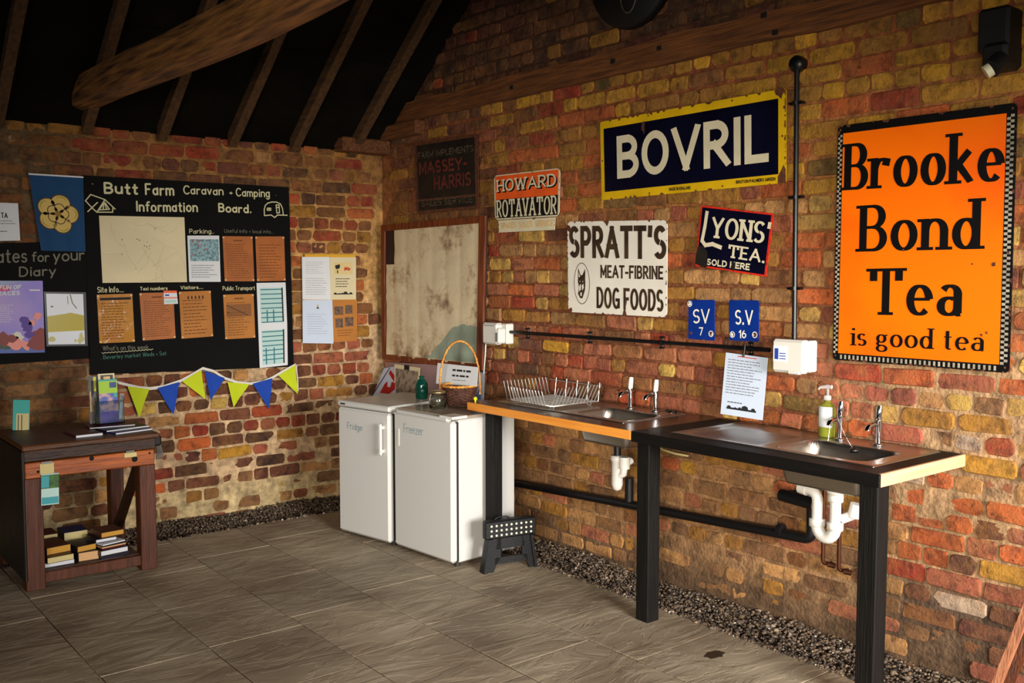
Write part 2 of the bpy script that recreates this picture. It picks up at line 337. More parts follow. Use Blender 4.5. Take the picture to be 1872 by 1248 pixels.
class Panel:
    """flat board or sheet given by its four corners; s to the right, t upwards, h out of the face"""
    def __init__(s, tl, tr, br, bl):
        s.tl, s.tr, s.br, s.bl = map(Vector, (tl, tr, br, bl))
        s.W = ((s.tr - s.tl).length + (s.br - s.bl).length) / 2; s.H = ((s.tl - s.bl).length + (s.tr - s.br).length) / 2
        s.n = (s.br - s.bl).cross(s.tl - s.bl).normalized(); s.thing = None
        c = (s.tl + s.tr + s.br + s.bl) / 4
        if s.n.dot(CAM - c) < 0: s.n = -s.n
    def pt(s, a, b, h=0.0):
        return (s.bl * (1 - a) + s.br * a) * (1 - b) + (s.tl * (1 - a) + s.tr * a) * b + s.n * h
    def slab(s, th=0.003, rnd=0.0):
        m = MB(); c = s.outline(rnd)
        m.hexa([s.pt(a, b, 0) for a, b in c], [s.pt(a, b, -th) for a, b in c]); return m
    def outline(s, rnd=0.0, jag=0.0):
        if rnd <= 0: return [(0, 0), (1, 0), (1, 1), (0, 1)]
        out = []; rx, ry = rnd / s.W, rnd / s.H
        for cx, cy, a0 in ((rx, ry, 180), (1 - rx, ry, 270), (1 - rx, 1 - ry, 0), (rx, 1 - ry, 90)):
            for k in range(5):
                t = math.radians(a0 + 22.5 * k); out.append((cx + rx * math.cos(t), cy + ry * math.sin(t)))
        return out
    def polys(s, pl, h, m=None):
        """polygons in panel units 0..1"""
        m = m or MB()
        for i, p in enumerate(pl): m.add([tuple(s.pt(a, b, h + (len(m.f) % 37) * 1.6e-5)) for a, b in p], [tuple(range(len(p)))])
        return m
    def rect(s, a0, b0, a1, b1, h, m=None): return s.polys([[(a0, b0), (a1, b0), (a1, b1), (a0, b1)]], h, m)
    def disc(s, a, b, r, h, m=None, n=20, ry=None):
        ry = ry or r; return s.polys([[(a + r / s.W * math.cos(2 * PI * k / n), b + ry / s.H * math.sin(2 * PI * k / n)) for k in range(n)]], h, m)
    def ring(s, a, b, r, w, h, m=None, n=28, ry=None):
        ry = ry or r; P = []
        for k in range(n):
            t0, t1 = 2 * PI * k / n, 2 * PI * (k + 1) / n
            f = lambda t, q: (a + (r + q) / s.W * math.cos(t), b + (ry + q) / s.H * math.sin(t))
            P.append([f(t0, 0), f(t1, 0), f(t1, -w), f(t0, -w)])
        return s.polys(P, h, m)
    def line(s, pts, w, h, m=None):
        m = m or MB(); P = [Vector((a * s.W, b * s.H)) for a, b in pts]
        for i in range(len(P) - 1):
            d = P[i + 1] - P[i]
            if d.length < 1e-7: continue
            n = Vector((-d.y, d.x)).normalized() * w / 2; e = d.normalized() * w * 0.35
            s.polys([[(q.x / s.W, q.y / s.H) for q in (P[i] - e + n, P[i] - e - n, P[i + 1] + e - n, P[i + 1] + e + n)]], h, m)
        return m
    def text(s, word, a0, b0, a1, b1, w, h=0.0012, m=None, db=0.0, **k):
        """word with its baseline from (a0,b0) to (a1,b0+db), caps up to b1"""
        pl = stroke_polys(word, (a1 - a0) * s.W, (b1 - b0) * s.H, w, **k); m = m or MB(); q = []
        for p in pl: q.append([(a0 + v.x / s.W, b0 + v.y / s.H + db * (v.x / s.W) / (a1 - a0)) for v in p])
        return s.polys(q, h, m)
    def uv(s, u, v):
        """panel coordinates of a photograph pixel"""
        r = ray(u, v); t = (s.bl - CAM).dot(s.n) / r.dot(s.n); p = CAM + r * t
        a = b = 0.5
        for _ in range(8):
            e = p - s.pt(a, b); da = (s.pt(1, b) - s.pt(0, b)); dbv = (s.pt(a, 1) - s.pt(a, 0))
            a += e.dot(da) / da.length_squared; b += e.dot(dbv) / dbv.length_squared
        return a, b
    def words(s, a0, b0, a1, b1, n, h=0.0012, m=None, fill=0.45, ragged=True, word=0.05):
        m = m or MB(); dy = (b1 - b0) / n
        for i in range(n):
            y = b1 - (i + 0.5) * dy; x = a0; end = a1 - (random.uniform(0, 0.35) * (a1 - a0) if ragged else 0)
            while x < end:
                wl = random.uniform(0.4, 1.6) * word; s.rect(x, y - dy * fill / 2, min(x + wl, end), y + dy * fill / 2, h, m); x += wl + word * 0.3
        return m
def panA(tl, tr, br, bl, off=0.03): return Panel(*[ony(*p, y=YA - off) for p in (tl, tr, br, bl)])
def panB(tl, tr, br, bl, off=0.03): return Panel(*[onx(*p, x=XB - off) for p in (tl, tr, br, bl)])

# ------------------------------------------------------------------ brick walls
def brick_mesh(Lb, Hb, seed):
    """one hand-made brick, 40 triangles: rounded uneven face towards -y"""
    r = random.Random(seed); hx, hz = Lb / 2, Hb / 2; j = lambda a: r.uniform(-a, a); cr = r.uniform(0.007, 0.018)
    o = []
    for sx, sz, fl in ((-1, -1, 0), (1, -1, 1), (1, 1, 0), (-1, 1, 1)):
        a = (sx * (hx - cr) + j(.005), sz * hz + j(.0045)); b = (sx * hx + j(.0045), sz * (hz - cr) + j(.005))
        o += [b, a] if not fl else [a, b]
    v = [(x * 1.0, .05, z * 1.0) for x, z in o] + [(x, .006 + j(.001), z) for x, z in o] + [(x * .955, j(.0015), z * .88) for x, z in o] + [(j(.02), -.002 + j(.002), j(.008))]
    f = [(i, (i + 1) % 8, 8 + (i + 1) % 8, 8 + i) for i in range(8)] + [(8 + i, 8 + (i + 1) % 8, 16 + (i + 1) % 8, 16 + i) for i in range(8)] + [(16 + i, 16 + (i + 1) % 8, 24) for i in range(8)]
    return v, f
BV = {('s', k): brick_mesh(.226, .070, k) for k in range(8)}; BV.update({('h', k): brick_mesh(.108, .070, 50 + k) for k in range(8)})
BM = {}
for k_, (v_, f_) in BV.items():
    me_ = bpy.data.meshes.new('brick'); me_.from_pydata(v_, [], f_); me_.materials.append(M_BRICK); BM[k_] = me_
PAL = dict(yellow=(214, 160, 38), pale=(222, 186, 92), ochre=(172, 122, 38), buff=(196, 148, 92), pink=(186, 108, 80), rose=(168, 84, 66), red=(172, 56, 32),
           orange=(206, 98, 46), brown=(120, 74, 40), dark=(66, 44, 34), plum=(92, 46, 40), olive=(110, 92, 40), white=(214, 196, 176), crimson=(138, 32, 24), mud=(132, 98, 66))
def pickc(wts, mean=(164, 112, 64)):
    ks = list(wts); t = random.random() * sum(wts.values())
    for k in ks:
        t -= wts[k]
        if t <= 0: break
    c = PAL[k]; f = random.uniform(.85, 1.12); q = .3 * random.random() + .1; return tuple(min(255, (x * (1 - q) + y * q) * f) for x, y in zip(c, mean))
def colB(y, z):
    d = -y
    if z > 2.84: return pickc(dict(brown=5, plum=4, ochre=.7, dark=5, red=.3), (84, 52, 30))  # bricks above the timber: shade under the roof put into darker brick colours
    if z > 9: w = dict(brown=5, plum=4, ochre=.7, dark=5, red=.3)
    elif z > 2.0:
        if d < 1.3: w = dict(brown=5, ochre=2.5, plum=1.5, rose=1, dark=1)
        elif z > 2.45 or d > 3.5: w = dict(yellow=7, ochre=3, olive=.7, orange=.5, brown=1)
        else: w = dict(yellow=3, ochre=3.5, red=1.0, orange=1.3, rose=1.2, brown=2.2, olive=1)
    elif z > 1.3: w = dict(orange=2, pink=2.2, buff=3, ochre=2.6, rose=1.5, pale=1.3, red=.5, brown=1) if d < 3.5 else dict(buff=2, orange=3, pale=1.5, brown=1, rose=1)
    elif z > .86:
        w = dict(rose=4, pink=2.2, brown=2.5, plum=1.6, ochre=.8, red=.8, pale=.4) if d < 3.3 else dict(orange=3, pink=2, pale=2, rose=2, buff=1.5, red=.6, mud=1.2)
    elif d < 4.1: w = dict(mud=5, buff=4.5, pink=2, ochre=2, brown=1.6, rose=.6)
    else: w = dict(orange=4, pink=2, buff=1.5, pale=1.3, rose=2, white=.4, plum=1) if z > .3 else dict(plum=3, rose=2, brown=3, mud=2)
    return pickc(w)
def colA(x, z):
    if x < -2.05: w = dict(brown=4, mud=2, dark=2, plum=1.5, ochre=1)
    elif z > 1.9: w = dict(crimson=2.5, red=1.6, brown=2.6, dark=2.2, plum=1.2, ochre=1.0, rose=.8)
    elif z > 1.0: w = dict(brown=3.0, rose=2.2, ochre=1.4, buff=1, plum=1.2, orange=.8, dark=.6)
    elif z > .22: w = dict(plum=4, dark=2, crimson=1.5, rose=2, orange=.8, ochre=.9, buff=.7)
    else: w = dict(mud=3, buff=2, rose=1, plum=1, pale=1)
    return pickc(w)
# bricks that stand out, by where they show on the wall
FB = [(1076,208,'orange'),(1270,200,'red'),(1010,245,'red'),(1010,210,'red'),(960,232,'yellow'),(1075,290,'orange'),(985,250,'red'),(995,285,'orange'),(935,210,'yellow'),(1010,180,'red'),
 (1055,208,'orange'),(1125,170,'yellow'),(1210,160,'yellow'),(1250,150,'yellow'),(1560,88,'yellow'),(1610,105,'yellow'),(1520,125,'yellow'),(1560,120,'orange'),(1530,155,'yellow'),(1625,140,'yellow'),(1725,120,'yellow'),
 (1640,80,'ochre'),(1730,85,'yellow'),(1540,200,'yellow'),(1600,190,'olive'),(1700,165,'ochre'),(1780,150,'yellow'),(1860,110,'yellow'),(1865,180,'red'),(1655,200,'orange'),(1560,210,'orange'),(1630,195,'red'),
 (925,432,'red'),(965,440,'pale'),(905,470,'red'),(1005,440,'plum'),(935,465,'buff'),(1000,490,'orange'),(975,495,'buff'),(1020,530,'pink'),(1015,465,'buff'),(955,560,'red'),(1000,345,'orange'),(1040,330,'orange'),
 (1360,310,'orange'),(1235,295,'orange'),(1150,385,'brown'),(1430,350,'orange'),(1480,460,'orange'),(1490,490,'buff'),(1270,545,'buff'),(1400,545,'buff'),(1010,390,'orange'),(905,360,'ochre'),
 (995,633,'yellow'),(1073,640,'white'),(1100,640,'pink'),(1210,688,'pale'),(1050,660,'red'),(1160,670,'rose'),(1110,672,'rose'),(935,655,'dark'),(930,675,'rose'),(970,680,'dark'),
 (1515,670,'pale'),(1590,688,'red'),(1640,688,'pale'),(1695,690,'orange'),(1745,695,'rose'),(1800,700,'rose'),(1855,700,'orange'),(1665,735,'rose'),(1760,740,'pale'),(1850,748,'pale'),(1630,765,'pale'),(1705,765,'ochre'),(1810,785,'ochre'),
 (1680,800,'rose'),(1790,820,'white'),(1850,825,'red'),(1800,862,'yellow'),(1700,862,'orange'),(1745,905,'pink'),(1645,925,'orange'),(1690,920,'orange'),(1805,945,'orange'),(1750,930,'orange'),(1745,980,'crimson'),
 (1665,965,'orange'),(1690,1010,'orange'),(1805,1040,'yellow'),(1655,1035,'red'),(1740,1065,'rose'),(1705,1090,'white'),(1845,1085,'rose'),(1855,985,'pink'),(1850,925,'orange'),(1480,690,'rose'),(1430,740,'rose'),(1500,740,'olive'),
 (1295,730,'brown'),(1260,845,'yellow'),(1215,840,'orange'),(1300,850,'ochre'),(1340,868,'buff'),(1385,875,'buff'),(1440,890,'orange')]
FA = [(155,240,'ochre'),(180,243,'red'),(205,243,'red'),(170,257,'crimson'),(240,272,'crimson'),(215,290,'dark'),(245,292,'crimson'),(300,270,'red'),(150,262,'crimson'),(265,265,'crimson'),(345,275,'red'),(380,265,'red'),(335,252,'crimson'),
 (470,290,'buff'),(520,260,'red'),(575,268,'orange'),(515,310,'dark'),(575,310,'brown'),(555,355,'dark'),(595,360,'dark'),(600,365,'brown'),(680,340,'red'),(660,390,'orange'),(560,430,'brown'),(605,430,'red'),
 (262,740,'red'),(295,733,'dark'),(335,733,'plum'),(270,760,'pale'),(300,760,'buff'),(335,757,'buff'),(370,752,'orange'),(400,750,'pale'),(340,783,'orange'),(400,775,'dark'),(460,768,'crimson'),(520,761,'crimson'),(575,755,'plum'),
 (460,745,'red'),(485,742,'red'),(320,805,'dark'),(352,803,'plum'),(384,803,'orange'),(411,800,'plum'),(447,795,'brown'),(483,790,'dark'),(520,785,'ochre'),(310,835,'rose'),(360,830,'plum'),(385,828,'orange'),(425,824,'yellow'),(470,815,'rose'),(520,808,'rose'),
 (380,850,'rose'),(430,844,'plum'),(470,840,'crimson'),(520,830,'dark'),(298,863,'crimson'),(335,858,'dark'),(368,880,'plum'),(430,872,'plum'),(475,865,'plum'),(498,862,'plum'),(290,888,'orange'),(320,885,'plum'),(370,915,'pink'),(430,890,'red'),(450,895,'orange'),(480,885,'ochre'),(340,900,'ochre'),
 (680,720,'plum'),(600,660,'rose'),(640,655,'rose'),(610,690,'yellow'),(585,720,'rose')]
def wall_bricks(wall, root, pitch, zmin, ztop, amin, amax, bond, mean):
    isA = wall == 'A'; allb = []; row = 0; z = zmin
    while z < 4.9:
        header_row = bond(row, z); a = amin - random.uniform(0, .22)
        while a < amax:
            hd = header_row if random.random() < .86 else not header_row
            Lb = (.108 if hd else .226) * random.uniform(.95, 1.05); Lj = random.uniform(.009, .016)
            ac = a + Lb / 2
            if a + Lb < amax and a > amin and z + pitch / 2 < ztop(ac): allb.append([ac, z + pitch / 2 + .004 * math.sin(ac * 2.3 + row), 'h' if hd else 's', random.randrange(8), Lb, row])
            a += Lb + Lj
        z += pitch; row += 1
    feats = [((ony if isA else onx)(u, v), c) for u, v, c in (FA if isA else FB)]
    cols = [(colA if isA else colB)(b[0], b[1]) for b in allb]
    for P, c in feats:
        pa = P.x if isA else P.y
        k = min(range(len(allb)), key=lambda i: ((allb[i][0] - pa) / allb[i][4]) ** 2 + ((allb[i][1] - P.z) / .08) ** 2); f = random.uniform(.9, 1.05); q = random.uniform(.08, .3); cols[k] = tuple(min(255, (x * (1 - q) + y * q) * f) for x, y in zip(PAL[c], (156, 104, 60)))
    def wp(b, h): return Vector((b[0], YA - h, b[1])) if isA else Vector((XB - h, b[0], b[1]))
    score = []
    for b in allb:
        p = wp(b, 0); d = p - CAM
        if d.dot(FW) <= .3: score.append(-1); continue
        u, v = pix(p); vis = -20 < u < 1892 and -20 < v < 1268
        if isA and u > 700: vis = False
        score.append(b[4] * abs((d.y if isA else d.x)) / d.length ** 3 if vis else -1)
    top = set(sorted(range(len(allb)), key=lambda i: -score[i])[:300])
    V = []; F = []; C = []; vo = 0
    for i, b in enumerate(allb):
        rot = Matrix.Rotation(0 if isA else -PI / 2, 3, 'Z'); tilt = Matrix.Rotation(random.uniform(-.02, .02), 3, 'Y') @ Matrix.Rotation(random.uniform(-.03, .03), 3, 'Z')
        nx = mnoise.noise(Vector((b[0] * 1.3, b[1] * 1.9, 3.0 if isA else 9.0)))
        h = mean(b[0], b[1]) + random.uniform(-.005, .007) + nx * .005; p = wp(b, h); sc = Vector((b[4] / (.108 if b[2] == 'h' else .226), 1, random.uniform(.96, 1.06) * pitch / .084))
        lc = s2l(cols[i])
        if i in top:
            o = bpy.data.objects.new('brick', BM[b[2], b[3]]); COL.objects.link(o); o.parent = root
            o.matrix_basis = Matrix.Translation(p) @ (rot @ tilt).to_4x4() @ Matrix.Diagonal((*sc, 1)); o.color = (*lc, 1)
        else:
            M = (rot @ tilt) @ Matrix.Diagonal(sc); v, f = BV[b[2], b[3]]
            vv = np.array(v) @ np.array(M).T + np.array(p); V.append(vv); F += [tuple(q + vo for q in ff) for ff in f]; C.append(np.tile((*lc, 1), (len(v), 1))); vo += len(v)
    me = bpy.data.meshes.new('brickwork'); me.from_pydata(np.concatenate(V).tolist(), [], F); me.materials.append(M_BRICKS)
    ca = me.color_attributes.new('col', 'FLOAT_COLOR', 'POINT'); ca.data.foreach_set('color', np.concatenate(C).astype(np.float32).ravel())
    o = bpy.data.objects.new('brickwork', me); COL.objects.link(o); o.parent = root; o['kind'] = 'stuff'
def mortar_wall(name, isA, a0, a1, ztop, hfun, cfun, step=.022, z0=-.12):
    V = []; C = []; na = int((a1 - a0) / step) + 1; nzr = int(5.0 / step); F = []
    zs = [z0 + i * step for i in range(nzr) if z0 + i * step < 4.95]; idx = {}
    for i in range(na):
        a = a0 + (a1 - a0) * i / (na - 1); zt = ztop(a)
        for j, z in enumerate(zs):
            if z > zt + step: break
            zz = min(z, zt); n = mnoise.noise(Vector((a * 9, zz * 9, 5 if isA else 2))); n2 = mnoise.noise(Vector((a * 30, zz * 30, 7)))
            h = hfun(a, zz) + .0038 * n + .0022 * n2; idx[i, j] = len(V)
            V.append((a, YA - h, zz) if isA else (XB - h, a, zz)); c = s2l(cfun(a, zz)); f = 1 + .3 * n; C.append((c[0] * f, c[1] * f, c[2] * f, 1))
    for i in range(na - 1):
        for j in range(len(zs) - 1):
            q = [(i, j), (i + 1, j), (i + 1, j + 1), (i, j + 1)]
            if all(k in idx for k in q): t = tuple(idx[k] for k in q); F.append(t if isA else t[::-1])
    # masonry body behind the face
    n0 = len(V); zt0, zt1 = ztop(a0), ztop(a1); th = .22
    P = ([(a0, YA + .06, z0), (a1, YA + .06, z0), (a1, YA + .06, zt1), (a0, YA + .06, zt0)] if isA else None)
    me = bpy.data.meshes.new(name); me.from_pydata(V, [], F); me.materials.append(M_MORTAR); me.polygons.foreach_set('use_smooth', [True] * len(F))
    ca = me.color_attributes.new('col', 'FLOAT_COLOR', 'POINT'); ca.data.foreach_set('color', np.array(C, dtype=np.float32).ravel())
    o = bpy.data.objects.new(name, me); COL.objects.link(o); o['kind'] = 'structure'; return o
ZR = lambda y: 2.60 - .78 * (y - 0.0) if y > -2.9 else 4.862 + .78 * (y + 2.9)
lerp = lambda a, b, t: tuple(x + (y - x) * max(0, min(1, t)) for x, y in zip(a, b))
def sm(x, a, b): t = max(0, min(1, (x - a) / (b - a))); return t * t * (3 - 2 * t)
def hB(y, z):
    h = -.010 + .006 * sm(-y, 3.6, 4.3) * (1 - sm(z, 1.2, 1.5)) + .0085 * (1 - sm(z, .0, .38)) - .007 * sm(-y, 3.9, 4.2) * (z < .6) - .006 * sm(z, .85, 1.0) * (1 - sm(z, 1.5, 1.9)) * (1 - sm(-y, 3.0, 3.6))
    return h + .001 * sm(z, 1.9, 2.3)
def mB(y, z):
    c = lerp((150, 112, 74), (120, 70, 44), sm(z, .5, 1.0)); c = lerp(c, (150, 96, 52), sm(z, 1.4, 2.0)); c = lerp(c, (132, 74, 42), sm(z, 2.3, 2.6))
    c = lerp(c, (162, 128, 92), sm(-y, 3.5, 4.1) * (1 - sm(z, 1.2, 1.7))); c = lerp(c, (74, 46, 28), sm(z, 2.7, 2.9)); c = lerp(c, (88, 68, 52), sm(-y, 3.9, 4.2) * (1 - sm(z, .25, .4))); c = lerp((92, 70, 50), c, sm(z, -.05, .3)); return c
def hA(x, z): return -.003 - .002 * sm(z, .3, .6) + .004 * (1 - sm(z, .0, .22))
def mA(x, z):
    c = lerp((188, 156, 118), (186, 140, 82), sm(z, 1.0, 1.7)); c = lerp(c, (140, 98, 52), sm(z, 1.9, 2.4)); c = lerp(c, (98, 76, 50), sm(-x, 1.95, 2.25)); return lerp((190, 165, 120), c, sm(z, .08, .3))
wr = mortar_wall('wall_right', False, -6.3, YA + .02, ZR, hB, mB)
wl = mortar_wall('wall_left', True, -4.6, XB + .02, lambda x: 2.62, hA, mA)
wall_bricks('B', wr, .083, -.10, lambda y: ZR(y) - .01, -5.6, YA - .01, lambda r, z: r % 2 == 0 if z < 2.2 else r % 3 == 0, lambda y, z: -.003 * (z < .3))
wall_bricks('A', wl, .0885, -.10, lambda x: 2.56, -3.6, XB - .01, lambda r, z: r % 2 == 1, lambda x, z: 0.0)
m = MB()
for seg in range(8):     # left wall body, plain, and the masonry body of the gable
    pass
m.box(-9.0, YA + .02, -.12, XB + .3, YA + .26, 2.6); m.build('masonry_core', mat('core', (96, 62, 42), .9, var=.2), wl)
m = MB(); m.hexa([(XB + .02, -6.3, -.12), (XB + .02, YA + .02, -.12), (XB + .02, YA + .02, 2.58), (XB + .02, -2.9, 4.84), (XB + .02, -6.3, 2.2)], [(XB + .26, -6.3, -.12), (XB + .26, YA + .02, -.12), (XB + .26, YA + .02, 2.58), (XB + .26, -2.9, 4.84), (XB + .26, -6.3, 2.2)])
m.build('masonry_core', 'core', wr)

# ------------------------------------------------------------------ roof
mat('roof_felt', (15, 12, 6), 1.0, spec=.1, var=.35, scale=3, bump=.4, bscale=20)
wood('rafter_wood', (58, 38, 18), (92, 62, 30), 'Y', .8)
def roofz(y): return ZR(y)
m = MB(); th = .05
m.hexa([(-9.0, .35, roofz(.35)), (.35, .35, roofz(.35)), (.35, -2.9, 4.862), (-9.0, -2.9, 4.862)], [(-9.0, .35, roofz(.35) + th), (.35, .35, roofz(.35) + th), (.35, -2.9, 4.862 + th), (-9.0, -2.9, 4.862 + th)])
m.hexa([(-9.0, -2.9, 4.862), (.35, -2.9, 4.862), (.35, -6.5, roofz(-6.5)), (-9.0, -6.5, roofz(-6.5))], [(-9.0, -2.9, 4.862 + th), (.35, -2.9, 4.862 + th), (.35, -6.5, roofz(-6.5) + th), (-9.0, -6.5, roofz(-6.5) + th)])
ceil = m.build('ceiling', 'roof_felt', kind='structure')
def rafter(x, w=.06, d=.09, y0=.05, y1=-2.9):
    m = MB(); n = 6; wob = random.uniform(-.01, .01)
    for i in range(n):
        ya, yb = y0 + (y1 - y0) * i / n, y0 + (y1 - y0) * (i + 1) / n
        xa, xb = x + wob * math.sin(i), x + wob * math.sin(i + 1); za, zb = roofz(ya) - .002, roofz(yb) - .002
        m.hexa([(xa - w / 2, ya, za), (xa + w / 2, ya, za), (xa + w / 2, ya, za - d), (xa - w / 2, ya, za - d)], [(xb - w / 2, yb, zb), (xb + w / 2, yb, zb), (xb + w / 2, yb, zb - d), (xb - w / 2, yb, zb - d)])
    return m.build('rafter', 'rafter_wood', ceil)
for x in (-.22, -.68, -1.13, -1.6, -2.06, -2.55, -3.0, -3.46, -3.92, -4.4, -4.9): rafter(x)
# felt laps across the roof slope
for yy in (-.55, -1.25, -2.0):
    m = MB(); m.box(-8.9, yy - .01, roofz(yy) - .008, .0, yy + .012, roofz(yy) + .0); m.build('felt_lap', 'roof_felt', ceil)
# hewn tie beam
wood('beam_wood', (54, 28, 12), (168, 112, 54), 'Y', .7, bump=1.0, scale=5)
m = MB(); pts = []; n = 26; vs = []; K = 12
for i in range(n):
    y = .4 - 6.3 * i / (n - 1); cx = -2.085 + .012 * math.sin(y * 2.1); cz = 2.695 + .02 * math.sin(y * 1.1 + 1) - .01
    for k in range(K):
        t = 2 * PI * (k + .5) / K; q = (abs(math.cos(t)) ** 4 + abs(math.sin(t)) ** 4) ** -.25
        rr = .088 * q * (1 + .06 * mnoise.noise(Vector((y * 3, k * .9, 0)))); vs.append((cx + rr * math.cos(t), y, cz + rr * math.sin(t) * 1.05))
fs = [(i * K + k, i * K + (k + 1) % K, (i + 1) * K + (k + 1) % K, (i + 1) * K + k) for i in range(n - 1) for k in range(K)] + [tuple(range(K)), tuple(range((n - 1) * K, n * K))]
m.add(vs, fs, False); fixn(m.build('tie_beam', 'beam_wood', ceil, label='rough hewn tie beam spanning the room under the rafters'))
# wall plate on top of the left wall
wood('plate_wood', (70, 48, 22), (124, 90, 40), 'X', .8)
def wavy_bar(name, p0, p1, w, d, mt, seed, amp=.012, n=24, kind='structure', parent=None):
    p0, p1 = Vector(p0), Vector(p1); ax = (p1 - p0).normalized(); sd = Vector((0, 0, 1)); ot = ax.cross(sd).normalized(); m = MB(); vs = []
    for i in range(n + 1):
        c = p0.lerp(p1, i / n); e = [mnoise.noise(Vector((i * .35, k * 5.1, seed))) * amp for k in range(4)]
        for k, (a, b) in enumerate(((-1, -1), (1, -1), (1, 1), (-1, 1))): vs.append(tuple(c + ot * (a * (w / 2 + e[k] * .5)) + sd * (b * d / 2 + e[k])))
    fs = [(i * 4 + k, i * 4 + (k + 1) % 4, (i + 1) * 4 + (k + 1) % 4, (i + 1) * 4 + k) for i in range(n) for k in range(4)] + [(0, 1, 2, 3), tuple(4 * n + k for k in range(4))]
    m.add(vs, fs); return fixn(m.build(name, mt, parent, kind=kind))
wavy_bar('trim_1', (-4.5, YA + .01, 2.59), (-.3, YA + .01, 2.588), .11, .05, 'plate_wood', 3, .02)
wood('wallbeam_wood', (72, 40, 20), (128, 76, 34), 'Y', .75, bump=1.0)
wavy_bar('trim_2', (XB + .02, .05, 2.775), (XB + .02, -6.2, 2.765), .11, .135, 'wallbeam_wood', 9, .022, n=40)
m = MB(); m.box(-.35, -.06, 2.50, XB - .01, .08, 2.60, .01); m.box(-.02, -.5, 2.6, XB + .01, .06, 2.7, .01); m.build('trim_3', 'wallbeam_wood', kind='structure')
MB().box(-9.0, -6.5, 1.95, XB + .2, -6.4, 2.12).build('shading_header', 'wallbeam_wood', kind='structure')  # unseen header over the open front, added to shade the upper walls
# split mortises and bolt holes in the gable timber
m = MB()
for u, v in ((1120, 112), (1417, 60), (1396, 28), (935, 160), (1205, 88)):
    p = onx(u, v, XB - .036); m.box(p.x - .004, p.y - .018, p.z - .012, p.x + .03, p.y + .018, p.z + .014, .004)
m.build('mortise', mat('hole_black', (14, 10, 7), .9), bpy.data.objects['trim_2'])

# ------------------------------------------------------------------ floor
EX, EY = -.34, -.43      # inner edges of the paving
mat('bedding', (58, 48, 38), .95, var=.3, scale=20, bump=.6)
m = MB(); m.box(-9.0, -6.4, -.16, XB + .25, YA + .2, -.05); floor = m.build('floor', 'bedding', kind='structure')
def slab_mat():
    m = bpy.data.materials.new('riven_slab'); m.use_nodes = True; nt = m.node_tree; N = nt.nodes; Lk = nt.links; b = N['Principled BSDF']
    geo = N.new('ShaderNodeNewGeometry'); oi = N.new('ShaderNodeObjectInfo')
    mp = N.new('ShaderNodeMapping'); mp.vector_type = 'POINT'; Lk.new(geo.outputs['Position'], mp.inputs[0])
    cmb = N.new('ShaderNodeCombineXYZ'); mm = N.new('ShaderNodeMath'); mm.operation = 'MULTIPLY'; mm.inputs[1].default_value = 31; Lk.new(oi.outputs['Random'], mm.inputs[0])
    for i in range(3): Lk.new(mm.outputs[0], cmb.inputs[i])
    Lk.new(cmb.outputs[0], mp.inputs['Location']); mp.inputs['Scale'].default_value = (1.0, 2.4, 1); mp.inputs['Rotation'].default_value = (0, 0, .35)
    w = N.new('ShaderNodeTexNoise'); w.inputs['Scale'].default_value = 2.3; w.inputs['Detail'].default_value = 9; w.inputs['Roughness'].default_value = .52; w.inputs['Distortion'].default_value = 2.2; Lk.new(mp.outputs[0], w.inputs[0])
    r = N.new('ShaderNodeValToRGB'); e = r.color_ramp.elements; e[0].position = 0; e[0].color = (0, 0, 0, 1); e[1].position = 1; e[1].color = (1, 1, 1, 1)
    for pos, v in ((.36, .10), (.385, .34), (.50, .42), (.515, .66), (.60, .74), (.615, .95)):
        x = e.new(pos); x.color = (v, v, v, 1)
    Lk.new(w.outputs[0], r.inputs[0])
    bp = N.new('ShaderNodeBump'); bp.inputs['Strength'].default_value = 1.0; bp.inputs['Distance'].default_value = .008; Lk.new(r.outputs[0], bp.inputs['Height']); Lk.new(bp.outputs[0], b.inputs['Normal'])
    n2 = N.new('ShaderNodeTexNoise'); n2.inputs['Scale'].default_value = 2.2; n2.inputs['Detail'].default_value = 7; Lk.new(geo.outputs['Position'], n2.inputs[0])
    c = N.new('ShaderNodeValToRGB'); c.color_ramp.elements[0].position = .3; c.color_ramp.elements[1].position = .72; c.color_ramp.elements[0].color = rgba((122, 104, 84)); c.color_ramp.elements[1].color = rgba((168, 154, 130)); Lk.new(n2.outputs[0], c.inputs[0])
    x = N.new('ShaderNodeMix'); x.data_type = 'RGBA'; x.blend_type = 'MULTIPLY'; x.inputs[0].default_value = 1.0
    mr = N.new('ShaderNodeMapRange'); mr.inputs['To Min'].default_value = .85; mr.inputs['To Max'].default_value = 1.1; Lk.new(oi.outputs['Random'], mr.inputs[0])
    Lk.new(c.outputs[0], x.inputs[6]); Lk.new(mr.outputs[0], x.inputs[7])
    # worn pale ridges
    r2 = N.new('ShaderNodeValToRGB'); e = r2.color_ramp.elements; e[0].position = .500; e[0].color = (0, 0, 0, 1); e[1].position = .53; e[1].color = (0, 0, 0, 1); q = e.new(.515); q.color = (.32, .32, .32, 1); Lk.new(w.outputs[0], r2.inputs[0])
    y = N.new('ShaderNodeMix'); y.data_type = 'RGBA'; Lk.new(r2.outputs[0], y.inputs[0]); Lk.new(x.outputs[2], y.inputs[6]); y.inputs[7].default_value = rgba((190, 174, 150)); Lk.new(y.outputs[2], b.inputs['Base Color'])
    b.inputs['Roughness'].default_value = .62; b.inputs['Specular IOR Level'].default_value = .4
    MATS['riven_slab'] = m
slab_mat()
